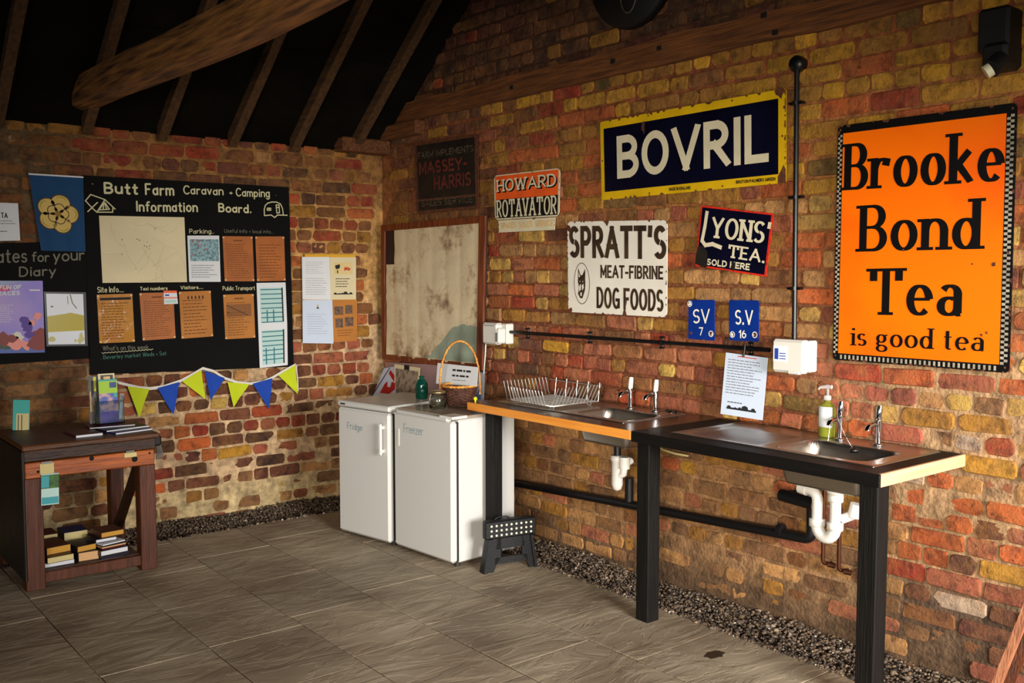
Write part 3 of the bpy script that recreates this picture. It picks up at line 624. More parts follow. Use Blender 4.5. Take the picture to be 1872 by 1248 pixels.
def slab(x0, y0, x1, y1):
    g = .0022; m = MB(); z = random.uniform(-.001, .001); b = .005
    o = [(x0 + g, y0 + g), (x1 - g, y0 + g), (x1 - g, y1 - g), (x0 + g, y1 - g)]; o = [(x + random.uniform(-.003, .003), y + random.uniform(-.004, .004)) for x, y in o]
    i = [(x0 + g + b, y0 + g + b), (x1 - g - b, y0 + g + b), (x1 - g - b, y1 - g - b), (x0 + g + b, y1 - g - b)]
    v = [(x, y, -.05) for x, y in o] + [(x, y, z - .0012) for x, y in o] + [(x, y, z + random.uniform(-.001, .001)) for x, y in i]
    m.add(v, [(k, (k + 1) % 4, 4 + (k + 1) % 4, 4 + k) for k in range(4)] + [(4 + k, 4 + (k + 1) % 4, 8 + (k + 1) % 4, 8 + k) for k in range(4)] + [(8, 9, 10, 11)])
    return m.build('paving_slab', 'riven_slab', floor)
cols_ = [(-.89, EX, -2.94, .57), (-1.35, -.89, -2.02, .6), (-1.80, -1.35, -2.13, .6), (-2.24, -1.80, -2.25, .58), (-2.70, -2.24, -1.68, .6), (-3.15, -2.7, -2.0, .6), (-3.6, -3.15, -1.8, .6), (-4.05, -3.6, -2.1, .6), (-4.5, -4.05, -1.9, .6)]
for x0, x1, ph, L_ in cols_:
    y = ph
    while y < EY: y += L_
    while y > -5.9:
        yt = min(y, EY)
        if yt - (y - L_) > .05: slab(x0, y - L_, x1, yt)
        y -= L_
# gravel strips along both walls
def gravel():
    ico = []; ph = (1 + 5 ** .5) / 2
    base = np.array([(-1, ph, 0), (1, ph, 0), (-1, -ph, 0), (1, -ph, 0), (0, -1, ph), (0, 1, ph), (0, -1, -ph), (0, 1, -ph), (ph, 0, -1), (ph, 0, 1), (-ph, 0, -1), (-ph, 0, 1)]) / 1.9
    faces = np.array([(0, 11, 5), (0, 5, 1), (0, 1, 7), (0, 7, 10), (0, 10, 11), (1, 5, 9), (5, 11, 4), (11, 10, 2), (10, 7, 6), (7, 1, 8), (3, 9, 4), (3, 4, 2), (3, 2, 6), (3, 6, 8), (3, 8, 9), (4, 9, 5), (2, 4, 11), (6, 2, 10), (8, 6, 7), (9, 8, 1)])
    P = []
    for (x0, x1, y0, y1, n) in ((EX - .02, XB - .005, -5.3, YA, 15000), (-3.6, XB, EY - .015, YA - .005, 14000)):
        P.append(np.column_stack([rng.uniform(x0, x1, n), rng.uniform(y0, y1, n), np.zeros(n)]))
    P = np.concatenate(P); n = len(P); keep = ~((P[:, 0] < -.9) & (P[:, 1] < EY - .02)); P = P[keep]; n = len(P)
    s = rng.uniform(.004, .0085, n) * (1 + .8 * (rng.random(n) > .93)); P[:, 2] = -.032 + rng.uniform(-.006, .012, n) + .008 * np.sin(P[:, 0] * 7 + P[:, 1] * 5)
    onp = (P[:, 0] < EX + .01) & (P[:, 1] < EY); P[onp, 2] = .004
    onp = (P[:, 1] < EY + .005) & (P[:, 0] < EX); P[onp, 2] = .004
    sc = s[:, None] * rng.uniform(.65, 1.35, (n, 3)); sc[:, 2] *= .75
    th = rng.uniform(0, 2 * PI, n); V = base[None] * (1 + rng.uniform(-.18, .18, (n, 12, 1))) * sc[:, None, :]
    c, sn = np.cos(th)[:, None], np.sin(th)[:, None]; X = V[..., 0] * c - V[..., 1] * sn; Y = V[..., 0] * sn + V[..., 1] * c; V[..., 0] = X; V[..., 1] = Y
    V += P[:, None, :]; V = V.reshape(-1, 3); F = (faces[None] + (np.arange(n) * 12)[:, None, None]).reshape(-1, 3)
    me = bpy.data.meshes.new('gravel'); me.vertices.add(len(V)); me.vertices.foreach_set('co', V.astype(np.float32).ravel())
    me.loops.add(F.size); me.loops.foreach_set('vertex_index', F.astype(np.int32).ravel()); me.polygons.add(len(F)); me.polygons.foreach_set('loop_start', np.arange(0, F.size, 3, dtype=np.int32))
    me.update(calc_edges=True); me.validate()
    pal = np.array([s2l(c) for c in ((100, 84, 70), (124, 106, 88), (70, 60, 52), (142, 124, 104), (110, 88, 64), (196, 186, 170))]); k = rng.choice(6, n, p=[.3, .2, .28, .1, .1, .02]); C = np.repeat(np.column_stack([pal[k] * rng.uniform(.7, 1.15, (n, 1)), np.ones(n)]), 12, axis=0)
    ca = me.color_attributes.new('col', 'FLOAT_COLOR', 'POINT'); ca.data.foreach_set('color', C.astype(np.float32).ravel()); me.materials.append(M_STONE)
    o = bpy.data.objects.new('gravel', me); COL.objects.link(o); tag(o, 'grey brown gravel filling the strips between paving and brick walls', 'gravel', kind='stuff')
gravel()

# ================================================================== enamel signs on the right wall
def paint(name, c, rough=.4, **k): return mat(name, c, rough, **k)
paint('enamel_yellow', (214, 172, 22), .28, var=.12, scale=6); paint('enamel_navy', (9, 10, 30), .22, var=.3, scale=5); paint('enamel_cream', (214, 204, 172), .3, var=.06, scale=9)
paint('enamel_white', (226, 220, 206), .3, var=.05, scale=7); paint('rust', (66, 34, 20), .85, c2=(104, 56, 28), scale=60); paint('ink_brown', (44, 32, 24), .4, c2=(70, 52, 36), scale=14)
paint('enamel_orange', (250, 112, 4), .3, c2=(238, 78, 10), scale=1.6, lo=.45, hi=.75); paint('enamel_black', (14, 13, 12), .3); paint('enamel_blue', (12, 44, 122), .25, var=.1); paint('enamel_red', (206, 44, 26), .35)
paint('enamel_orange2', (232, 92, 34), .35, var=.1); paint('tarnished', (24, 23, 22), .4, c2=(40, 34, 28), scale=9); paint('faded_red', (104, 44, 36), .5, var=.3, scale=30); paint('faded_grey', (80, 70, 54), .5, var=.4, scale=30); paint('faded_tan', (214, 176, 118), .5, var=.15, scale=30)
def ptext(p, word, lb, rb, top, w, h=.0012, m=None, **k):
    a0, b0 = p.uv(*lb); a1, b1 = p.uv(*rb); _, bt = p.uv(*top); return p.text(word, a0, b0, a1, bt, w, h, m, db=b1 - b0, **k)
def blob(p, a, b, r, h, m, n=9, asp=1.0, seed=None):
    R = random.Random(seed if seed is not None else random.random()); P = []
    for k in range(n):
        t = 2 * PI * k / n; q = r * R.uniform(.5, 1.25); P.append((min(1, max(0, a + q * math.cos(t) / p.W)), min(1, max(0, b + q * asp * math.sin(t) / p.H))))
    return p.polys([P], h, m)
def edge_rust(p, n, par, h=.0016, r=.006, edges='tblr', mt='rust'):
    m = MB()
    for _ in range(n):
        e = random.choice(edges); t = random.random(); rr = r * random.uniform(.4, 1.5)
        a, b = {'t': (t, 1), 'b': (t, 0), 'l': (0, t), 'r': (1, t)}[e]; blob(p, a, b, rr, h, m)
    m.build('rust_chips', mt, par)
def sign(label, cat, tl, tr, br, bl, base, off=.035, rnd=.0, name='enamel_sign', th=.004, plane=panB):
    p = plane(tl, tr, br, bl, off); t = thing(name, label, cat, p.pt(.5, 0)); p.slab(th, rnd).build('plate', base, t)
    return p, t
def screws(p, t, pts, r=.005):
    m = MB()
    for a, b in pts: p.disc(a, b, r, .003, m, 10)
    m.build('screw', 'rust', t)

p, t = sign('large navy enamel sign with yellow border and six big cream capitals', 'sign', (1097, 223), (1437, 161), (1437, 334), (1100, 366), 'enamel_yellow', rnd=.012)
a0, b0 = p.uv(1106, 351); a1, b1 = p.uv(1423, 180); p.rect(a0, b0, a1, b1, .0012).build('navy_field', 'enamel_navy', t)
ptext(p, 'BOVRIL', (1129, 327), (1402, 296), (1129, 249), .041, .0024).build('lettering', 'enamel_cream', t)
ptext(p, 'MADE IN ENGLAND', (1224, 349), (1263, 346), (1224, 343), .003, .0024).build('small_print', 'enamel_navy', t); ptext(p, 'BRUTON PALMERS GREEN', (1346, 336), (1418, 330), (1346, 330), .0035, .0024).build('small_print', 'enamel_navy', t)
edge_rust(p, 70, t, r=.009, edges='ttbrr'); m = MB(); blob(p, .985, .03, .03, .0017, m, asp=2); blob(p, .975, .97, .03, .0017, m); blob(p, .27, .83, .012, .0026, m, asp=2.5); m.build('rust_patch', 'rust', t)
screws(p, t, ((.012, .5), (.985, .5), (.3, .97), (.75, .97), (.3, .03), (.7, .03)))

p, t = sign('tall bright orange enamel sign with black serif lettering and checkered edge', 'sign', (1532, 230), (1860, 187), (1845, 682), (1522, 657), 'enamel_black', rnd=.02)
p.rect(.036, .03, .95, .965, .0012).build('orange_field', 'enamel_orange', t)
m = MB(); n = 46
for i in range(n):
    b = .03 + .93 * i / n; q = .93 / n * .5
    if i % 1 == 0:
        p.rect(.006, b, .018, b + q, .0014, m); p.rect(.018, b + q, .032, b + 2 * q, .0014, m); p.rect(.954, b, .972, b + q, .0014, m); p.rect(.972, b + q, .990, b + 2 * q, .0014, m)
for i in range(34):
    a = .05 + .9 * i / 34; p.rect(a, .006, a + .012, .024, .0014, m)
m.build('checker_border', paint('check_grey', (150, 142, 124), .5, var=.3, scale=12), t)
for w_, lb, rb, tp, pw, th_, sp_ in (('Brooke', (1543, 348), (1832, 331), (1543, 264), .035, .36, .4), ('Bond', (1571, 460), (1789, 455), (1571, 376), .035, .36, .4), ('Tea', (1588, 575), (1758, 578), (1588, 491), .035, .36, .4), ('is good tea', (1557, 631), (1799, 642), (1557, 596), .015, .32, .42)):
    ptext(p, w_, lb, rb, tp, pw, .0026, style='serif', thin=th_, space=sp_).build('lettering', 'enamel_black', t)
m = MB()
for u, v, r in ((1817, 482, .011), (1778, 482, .004), (1795, 612, .006), (1804, 608, .006), (1652, 457, .005)): a, b = p.uv(u, v); blob(p, a, b, r, .003, m)
m.build('chip', 'rust', t); edge_rust(p, 60, t, r=.008, edges='tblr', h=.003); screws(p, t, ((.02, .02), (.98, .02), (.02, .98), (.98, .98), (.98, .45)))

p, t = sign("square white enamel dog food sign with brown capitals and an oval dog head", 'sign', (1037, 405), (1220, 402), (1219, 580), (1039, 570), 'enamel_white', rnd=.03)
ptext(p, "SPRATT'S", (1041, 471), (1216, 474), (1041, 413), .031, .0014).build('lettering', 'ink_brown', t); ptext(p, 'MEAT-FIBRINE', (1098, 508), (1212, 511), (1098, 484), .0125, .0014).build('lettering', 'ink_brown', t); ptext(p, 'DOG FOODS', (1091, 563), (1212, 570), (1091, 524), .018, .0014, space=.4).build('lettering', 'ink_brown', t)
a, b = p.uv(1064, 518); rx = .067; m = p.ring(a, b, rx, .004, .0014, ry=.118); m.build('oval_line', 'ink_brown', t)
def dpoly(pts, m, h): p.polys([[(a + x * rx / p.W, b + y * .118 / p.H) for x, y in q] for q in pts], h, m); return m
m = MB(); dpoly([[(-.5, .05), (-.45, .75), (-.1, .35)], [(.05, .38), (.45, .72), (.42, .05)], [(-.5, .1), (-.1, .4), (.1, .4), (.45, .1), (.4, -.3), (.2, -.55), (.05, -.72), (-.25, -.7), (-.5, -.5), (-.35, -.2)]], m, .0014); m.build('dog_head', 'ink_brown', t)
m = MB(); dpoly([[(-.38, .3), (-.36, .55), (-.2, .32)], [(-.3, -.1), (-.1, -.02), (-.12, -.3), (-.35, -.4)], [(.0, -.1), (.2, .0), (.25, -.2), (.05, -.35)], [(-.2, -.45), (0, -.42), (-.02, -.6), (-.18, -.6)], [(-.3, .1), (-.18, .13), (-.2, .06)], [(.08, .13), (.2, .1), (.12, .05)]], m, .002); m.build('dog_head_light', 'enamel_white', t)
edge_rust(p, 60, t, r=.006); m = MB(); blob(p, .42, .99, .028, .0017, m, asp=.8, seed=3); blob(p, .6, .02, .02, .0017, m, asp=1.6, seed=4); blob(p, .02, .93, .02, .0017, m); blob(p, .03, .02, .016, .0017, m); blob(p, .62, .15, .004, .0017, m, asp=7); m.build('rust_patch', 'rust', t)

p, t = sign("small tilted navy enamel tea sign with red edge and rusted corner", 'sign', (1282, 375), (1414, 390), (1400, 506), (1271, 486), 'enamel_red', rnd=.004)
p.rect(.022, .03, .978, .97, .0012).build('navy_field', 'enamel_navy', t)
ptext(p, "YONS'", (1299, 434), (1405, 446), (1299, 395), .019, .0024, style='serif', thin=.6).build('lettering', 'enamel_cream', t); ptext(p, 'TEA.', (1330, 470), (1397, 481), (1330, 446), .014, .0024, style='serif', thin=.6).build('lettering', 'enamel_cream', t)
ptext(p, 'SOLD HERE', (1292, 484), (1370, 494), (1292, 472), .007, .0024).build('lettering', 'enamel_cream', t)
m = MB(); u0 = [p.uv(*q) for q in ((1293, 388), (1289, 415), (1284, 440), (1290, 448), (1303, 446), (1318, 452))]; p.line(u0, .02, .0024, m); m.build('lettering', 'enamel_cream', t)
m = MB(); blob(p, .08, .12, .045, .0027, m, asp=1.4, seed=5); blob(p, .55, .1, .014, .0027, m, asp=2); m.build('rust_patch', 'tarnished', t); edge_rust(p, 40, t, r=.005, edges='tblr')

for (tl, tr, br, bl, w1, q1, w2, q2, lab) in (((1258.6, 548), (1306, 548), (1306, 623), (1258, 619), 'SV', ((1267, 591), (1297, 591), (1267, 565)), '7', ((1278, 613), (1285, 613), (1278, 598)), 'small blue enamel plate reading SV 7 above the black conduit'),
    ((1332.7, 548), (1387.5, 549), (1386.5, 625), (1333, 622), 'S.V', ((1344, 593), (1376, 594), (1344, 566)), '16', ((1351, 618), (1364, 618), (1351, 603)), 'small blue enamel plate reading S.V 16 above the black conduit')):
    p, t = sign(lab, 'sign', tl, tr, br, bl, 'enamel_blue', rnd=.01, name='enamel_plate')
    ptext(p, w1, *q1, .009, .0014).build('lettering', 'enamel_white', t); ptext(p, w2, *q2, .006, .0014).build('lettering', 'enamel_white', t)
    m = MB()
    for a, b in ((.88, .17), (.12, .15) if w2 == '16' else (.06, .9)): p.ring(a, b, .016, .004, .0015, m, 10); blob(p, a, b, .011, .0016, m)
    m.build('chip', 'enamel_white', t); m = MB(); blob(p, .88, .17, .009, .0019, m); blob(p, .12, .15, .008, .0019, m); m.build('rust_spot', 'rust', t); edge_rust(p, 22, t, r=.004)

p, t = sign('small orange and black enamel sign with a cream strip hanging below', 'sign', (903, 321), (1024, 307), (1022, 395), (905, 402), 'enamel_cream', rnd=.03)
p.rect(.02, .45, .98, .975, .0012).build('orange_field', 'enamel_orange2', t); p.rect(.02, .03, .98, .45, .0012).build('black_field', 'enamel_black', t)
ptext(p, 'HOWARD', (911, 353), (1018, 342), (911, 331), .018, .0018, style='serif', thin=.75).build('letter_shadow', 'enamel_black', t)
ptext(p, 'HOWARD', (909, 351), (1016, 340), (909, 329), .014, .0026, style='serif', thin=.7).build('lettering', 'enamel_cream', t); ptext(p, 'ROTAVATOR', (909, 398), (1017, 391), (909, 366), .0135, .0026, style='serif', thin=.75).build('lettering', 'enamel_cream', t)
p2 = panB((911, 403), (1015, 397), (1014, 420), (912, 425), .033); p2.slab(.003).build('lower_strip', 'enamel_cream', t); ptext(p2, 'SPARES SALES SERVICE', (916, 418), (1011, 413), (916, 407), .007, .0012, space=.9).build('strip_lettering', 'faded_tan', t)
edge_rust(p, 20, t, r=.004); edge_rust(p2, 14, t, r=.005)

p, t = sign('dark tarnished metal farm implements sign above the wall map', 'sign', (757, 262), (873, 244), (875, 381), (761, 391), 'rust', rnd=.03)
p.rect(.045, .2, .955, .96, .001).build('dark_field', 'tarnished', t); p.rect(.045, .04, .955, .17, .001).build('lower_field', 'tarnished', t)
ptext(p, 'FARM IMPLEMENTS', (764, 291), (866, 277), (764, 279), .009, .002).build('grey_lettering', 'faded_grey', t); ptext(p, 'SALES SERVICE', (771, 378), (864, 370), (771, 366), .008, .002).build('grey_lettering', 'faded_grey', t)
ptext(p, 'MASSEY-', (767, 320), (854, 309), (767, 297), .017, .002).build('red_lettering', 'faded_red', t); ptext(p, 'HARRIS', (794, 348), (861, 339), (794, 323), .016, .002).build('red_lettering', 'faded_red', t); edge_rust(p, 30, t, r=.008)

# ================================================================== framed wall map
wood('frame_wood', (74, 30, 14), (136, 66, 26), 'Z', .45); mat('map_paper', (150, 134, 108), .5, c2=(188, 172, 142), scale=7, detail=10, bump=.4, bscale=8)
mat('map_brown', (120, 98, 80), .55, c2=(96, 74, 60), scale=20); mat('map_green', (140, 152, 134), .5, var=.1); mat('board_dark', (46, 26, 16), .7, var=.2)
p = panB((699, 412), (889.5, 394), (884, 677), (701, 656), .05); t = thing('wall_map', 'large creased paper map in a brown wooden frame beside the corner', 'map', p.pt(.5, 0)); p.slab(.012).build('backing_board', 'board_dark', t)
for a, b in ((((0, 0), (1, 0), (1, .04), (0, .04))), 0), (((0, .955), (1, .955), (1, 1), (0, 1)), 0), (((0, .04), (.035, .04), (.035, .955), (0, .955)), 0), (((.95, .04), (1, .04), (1, .955), (.95, .955)), 0):
    MB().hexa([p.pt(x, y, .014) for x, y in a], [p.pt(x, y, 0) for x, y in a]).build('frame_rail', 'frame_wood', t)
m = MB(); nx_, ny_ = 60, 48; idx = {}; vs = []; fs = []
for i in range(nx_ + 1):
    for j in range(ny_ + 1):
        a, b = .05 + .9 * i / nx_, .03 + .93 * j / ny_
        if a < .13 and b > .72: continue
        hh = .006 + .004 * abs(math.sin(a * 24)) ** .5 + .005 * mnoise.noise(Vector((a * 6, b * 14, 1))) + (.006 * math.sin(a * 40) * (1 - sm(b, .03, .2))) - .003 * (abs(b - .5) < .02)
        idx[i, j] = len(vs); vs.append(tuple(p.pt(a, b, hh)))
for i in range(nx_):
    for j in range(ny_):
        q = [(i, j), (i + 1, j), (i + 1, j + 1), (i, j + 1)]
        if all(k in idx for k in q): fs.append(tuple(idx[k] for k in q))
m.add(vs, fs, True)
def map_mat():
    mm = mat('map_print', (150, 134, 108), .4); nt = mm.node_tree; N = nt.nodes; Lk = nt.links; b = N['Principled BSDF']
    g = N.new('ShaderNodeNewGeometry'); n = N.new('ShaderNodeTexNoise'); n.inputs['Scale'].default_value = 2.6; n.inputs['Detail'].default_value = 12; n.inputs['Roughness'].default_value = .75; Lk.new(g.outputs[0], n.inputs[0])
    r = N.new('ShaderNodeValToRGB'); e = r.color_ramp.elements; e[0].position = .36; e[0].color = rgba((104, 74, 58)); e[1].position = .50; e[1].color = rgba((214, 196, 160)); q = e.new(.44); q.color = rgba((180, 156, 122)); Lk.new(n.outputs[0], r.inputs[0])
    v = N.new('ShaderNodeTexVoronoi'); v.feature = 'DISTANCE_TO_EDGE'; v.inputs['Scale'].default_value = 14; Lk.new(g.outputs[0], v.inputs[0])
    r2 = N.new('ShaderNodeMapRange'); r2.inputs['From Max'].default_value = .03; r2.inputs['To Min'].default_value = .86; Lk.new(v.outputs[0], r2.inputs[0])
    x = N.new('ShaderNodeMix'); x.data_type = 'RGBA'; x.blend_type = 'MULTIPLY'; x.inputs[0].default_value = 1; Lk.new(r.outputs[0], x.inputs[6]); Lk.new(r2.outputs[0], x.inputs[7]); Lk.new(x.outputs[2], b.inputs['Base Color'])
    return 'map_print'
m.build('map_sheet', map_mat(), t)
m = MB()
for k in range(26):
    a = .45 + .5 * k / 26; w_ = .5 / 26; top = .05 + .24 * sm(a, .45, .8) + .02 * mnoise.noise(Vector((a * 20, 0, 0))); a2 = a + w_; top2 = .05 + .24 * sm(a2, .45, .8) + .02 * mnoise.noise(Vector((a2 * 20, 0, 0)))
    for j in range(5):
        b0_, b1_ = .045 + (top - .045) * j / 5, .045 + (top - .045) * (j + 1) / 5; c0_, c1_ = .045 + (top2 - .045) * j / 5, .045 + (top2 - .045) * (j + 1) / 5
        f = lambda aa, bb: tuple(p.pt(aa, bb, .0075 + .004 * abs(math.sin(aa * 24)) ** .5 + .005 * mnoise.noise(Vector((aa * 6, bb * 14, 1))) + (.006 * math.sin(aa * 40) * (1 - sm(bb, .03, .2)))))
        m.add([f(a, b0_), f(a2, c0_), f(a2, c1_), f(a, b1_)], [(0, 1, 2, 3)])
m.build('sea_area', 'map_green', t)

# ================================================================== conduit, switch boxes, lamps on the right wall
mat('black_plastic', (14, 14, 15), .35); mat('white_plastic', (214, 210, 200), .4); mat('steel_screw', (120, 116, 108), .3, 1.0); mat('grey_plastic', (120, 120, 116), .4); mat('sticker', (224, 226, 232), .4)
mat('logo_blue', (40, 70, 150), .4)
def conduit(label, a, b, r, saddles, x=.03, cat='conduit', extra=None):
    P0, P1 = onx(*a, x), onx(*b, x); t = thing('conduit', label, cat, P1); MB().tube([P0, P1], r, 12).build('tube', 'black_plastic', t)
    for s_ in saddles:
        c = onx(*s_, x); d = (P1 - P0).normalized(); o = Vector((1, 0, 0)).cross(d).normalized(); m = MB()
        m.tube([c - d * .008, c + d * .008], r * 1.35, 12)
        for q in (-1, 1):
            e = c + o * q * (r * 2.6); m.tube([e + Vector((.02, 0, 0)), e + Vector((-.006, 0, 0))], .007, 8)
        m.tube([c + o * r * 3 + Vector((.012, 0, 0)), c - o * r * 3 + Vector((.012, 0, 0))], .006, 6); m.build('saddle', 'black_plastic', t)
    return t
t = conduit('black horizontal conduit running between the two white switch boxes', (929, 606.3), (1407, 639.6), .0105, ((963, 609), (1077, 616.5), (1209, 626), (1371, 637)))
t = conduit('black vertical conduit with a round box on top beside the navy and yellow sign', (1457, 116), (1452, 622), .0115, ((1455, 188), (1454, 360), (1452, 527)))
c = onx(1455, 116, .03); m = MB(); m.lathe([(.0, -.04), (.037, -.04), (.037, .0), (.03, .012), (0, .014)], (c.x, c.y, c.z), 20, 'X'); m.v = [(2 * c.x - v[0], v[1], v[2]) for v in m.v]; fixn(m.build('junction_box', 'black_plastic', t))
def swbox(label, u0, u1, v0, v1, kind):
    ya = onx(u0, (v0 + v1) / 2, -.06).y; yb = onx(u1, (v0 + v1) / 2, .0).y; zt = onx(u0, v0, -.06).z; zb = onx(u0, v1, -.06).z; t = thing('switch_box', label, 'switch box', (.03, (ya + yb) / 2, zb))
    y0, y1 = max(ya, yb), min(ya, yb)
    MB().box(-.0, y0 - .004, zb + .004, XB - .0, y1 + .004, zt - .004, .006).build('back_box', 'white_plastic', t); MB().box(-.055, y0, zb, -.002, y1 + (.035 if kind else .0), zt, .012).build('cover', 'white_plastic', t)
    if kind: MB().box(-.062, y1 + .03, zb + .01, -.004, y1 + .004, zt - .03, .008).build('hinge_side', 'white_plastic', t); m = MB(); m.box(-.058, y0 - .02, zt - .02, -.053, y1 + .06, zt - .016); m.box(-.059, y1 + .045, zb + .02, -.05, y1 + .038, zt - .06); m.build('seam', 'grey_plastic', t)
    else:
        MB().box(-.0575, y0 - .012, zb + .05, -.054, y0 - .085, zt - .03).build('sticker', 'sticker', t); MB().box(-.0585, y0 - .02, zb + .06, -.057, y0 - .04, zt - .042).build('sticker_logo', 'logo_blue', t)
        m = MB()
        for k in range(3): m.box(-.0585, y0 - .046, zb + .062 + k * .012, -.057, y0 - .08, zb + .066 + k * .012)
        m.build('sticker_print', 'logo_blue', t)
        MB().box(-.058, y0 - .09, zb - .004, -.03, y1 + .02, zb + .012, .005).build('latch', 'white_plastic', t)
    return t
swbox('white weatherproof switch box beside the framed map', 880, 927, 589, 628, 1)
swbox('white weatherproof switch box with a sticker under the vertical conduit', 1409, 1482, 619, 679, 0)
P = [onx(888, 629, -.03), onx(887, 650, -.035), onx(884, 685, -.03), onx(882, 734, -.03)]; m = MB(); m.tube(P, .0045, 8); tag(m.build('power_cable', 'white_plastic'), 'thin white cable hanging from the switch box by the map', 'cable')
# dark round disc and dark lamp high on the gable
c = onx(1155, -55, XB - .06); rr = (onx(1155, -55, XB - .06) - onx(1155, 51, XB - .06)).length
mat('black_iron', (9, 9, 9), .6, var=.3)
t = thing('wall_disc', 'large round black disc hanging high on the gable at the top edge', 'disc', c); m = MB(); m.lathe([(0, .03), (rr * .96, .03), (rr, .01), (rr, -.03), (0, -.03)], c, 40, 'X'); m.v = [(2 * c.x - v[0], v[1], v[2]) for v in m.v]; fixn(m.build('disc', 'black_iron', t))
MB().tube([(c.x - .034, c.y + .06 * math.cos(k * PI / 12) - .01, c.z - .12 + .11 * math.sin(k * PI / 12)) for k in range(24)], .004, 6, closed=True).build('inner_ring', 'faded_grey', t)
q = onx(1824, 60, -.02); t = thing('wall_lamp', 'black outdoor lamp with a small white sensor in the upper right corner', 'lamp', (XB, q.y, q.z))
MB().box(-.06, q.y - .058, q.z - .075, XB, q.y + .06, q.z + .09, .012).build('lamp_housing', 'black_iron', t)
q2 = onx(1826, 105, -.03); MB().box(-.08, q2.y - .05, q2.z - .045, XB, q2.y + .045, q2.z + .05, .015).build('sensor_body', 'black_iron', t)
e0 = onx(1830, 108, -.08); e1 = onx(1812, 126, -.13); e2 = onx(1801, 133, -.14); MB().tube([e0, e1], .034, 14).build('sensor_arm', 'black_iron', t); MB().tube([e1, e2], .026, 14).build('sensor_cap', paint('cap_white', (206, 200, 168), .4), t)

# notice hanging over the counter
mat('paper_white', (216, 218, 220), .75); mat('paper_blue', (196, 208, 226), .6); mat('print_grey', (120, 122, 128), .8); mat('print_black', (28, 28, 32), .8); mat('paper_cream', (214, 200, 160), .6, var=.06, scale=4); mat('kraft', (176, 112, 44), .65, var=.1, scale=5); mat('kraft_dark', (166, 92, 30), .5, var=.15, scale=5)
mat('print_brown', (110, 66, 28), .8); mat('clip_black', (20, 20, 22), .4)
def chars(p, a, b, w, h_, m=None, lift=.0014):
    """small black farm skyline: hedge, roof and trees in a strip"""
    m = m or MB(); p.rect(a, b, a + w, b + h_ * .35, lift, m)
    for k, (x, hh, ww) in enumerate(((.08, .7, .16), (.3, .5, .1), (.45, .6, .12), (.62, 1.0, .26), (.9, .75, .16))):
        P = [(a + w * (x - ww / 2), b), (a + w * (x + ww / 2), b), (a + w * (x + ww * .35), b + h_ * hh * .8), (a + w * x, b + h_ * hh), (a + w * (x - ww * .35), b + h_ * hh * .8)]; p.polys([P], lift, m)
    return m
p = Panel(onx(1327, 644, .0), onx(1404, 654, .0), onx(1394, 768, -.035), onx(1317, 756, -.035)); t = thing('paper_notice', 'white printed notice propped on the counter against the bricks', 'notice', p.pt(.5, 0)); p.slab(.0015).build('sheet', 'paper_blue', t)
p.words(.08, .34, .9, .92, 13, .0012, fill=.3, word=.07).build('print', 'print_grey', t); m = chars(p, .14, .1, .7, .085); p.words(.15, .2, .5, .23, 1, .0012, m); m.build('skyline_drawing', 'print_black', t)
p.rect(.3, .955, .75, .968, .0012).build('top_mark', 'enamel_red', t)
MB().tube([onx(1362, 628, .0), onx(1361, 640, -.0), onx(1359, 652, -.004)], .006, 8).build('clip', 'clip_black', t)

# ================================================================== boards and papers on the left wall
mat('chalkboard', (11, 11, 10), .75, var=.15, scale=3, spec=.15); mat('chalk', (206, 200, 158), .9); mat('chalk_dim', (118, 116, 100), .9); mat('chalk_teal', (70, 122, 108), .9)
def paper(label, tl, tr, br, bl, mt='paper_white', off=.034, plane=panA, cat='paper', name='paper_sheet', th=.0012, group=None):
    p = plane(tl, tr, br, bl, off); t = thing(name, label, cat, p.pt(.5, 0), group); p.slab(th).build('sheet', mt, t); return p, t
p, t = sign('large black chalked information board with a drawn tent and caravan', 'board', (150, 320), (528, 342), (537, 670), (166, 685), 'chalkboard', .03, .0, 'information_board', .012, panA)
BP = p
def pt_(word, lb, rb, top, w, mt='chalk', name='chalk_lettering', **k): ptext(p, word, lb, rb, top, w, .001, style='hand', jit=.03, **k).build(name, mt, t)
pt_('Butt', (190, 354), (252, 356), (190, 332), .0135); pt_('Farm', (265, 357), (318, 358), (265, 335), .0115); pt_('Caravan', (335, 355), (408, 357), (335, 338), .0085); pt_('+', (419, 357), (425, 357), (419, 346), .006); pt_('Camping', (431, 359), (493, 361), (431, 343), .008)
pt_('Information', (249, 387), (361, 388), (249, 367), .0105); pt_('Board.', (399, 388), (459, 390), (399, 371), .0105)
pt_('Parking..', (346, 427), (391, 427), (346, 418), .004); pt_('Useful info + local info...', (410, 425), (500, 427), (410, 418), .0025, 'chalk_dim')
pt_('Site Info....', (178, 535), (226, 534), (178, 524), .0045); pt_('Taxi numbers', (256, 531), (306, 530), (256, 524), .0038); pt_('Visitors....', (330, 529), (371, 528), (330, 522), .0042); pt_('Public Transport', (407, 531), (466, 530), (407, 523), .0036)
pt_("What's on this week ...", (188, 641), (280, 638), (188, 632), .003, 'chalk_dim'); pt_('. Beverley market Weds + Sat', (184, 657), (304, 649), (184, 649), .0026, 'chalk_teal')
p.line([p.uv(186 + 3.1 * k, 645 - k * .22 + (1.0 if k % 2 else -.6)) for k in range(31)], .003, .001).build('chalk_underline', 'chalk', t)
def dl(pts, w, mt='chalk', name='drawing'):
    m = MB()
    for q in pts: p.line([p.uv(150 + x / 4.8, 320 + y / 4.8) for x, y in q], w, .001, m)
    return m.build(name, mt, t)
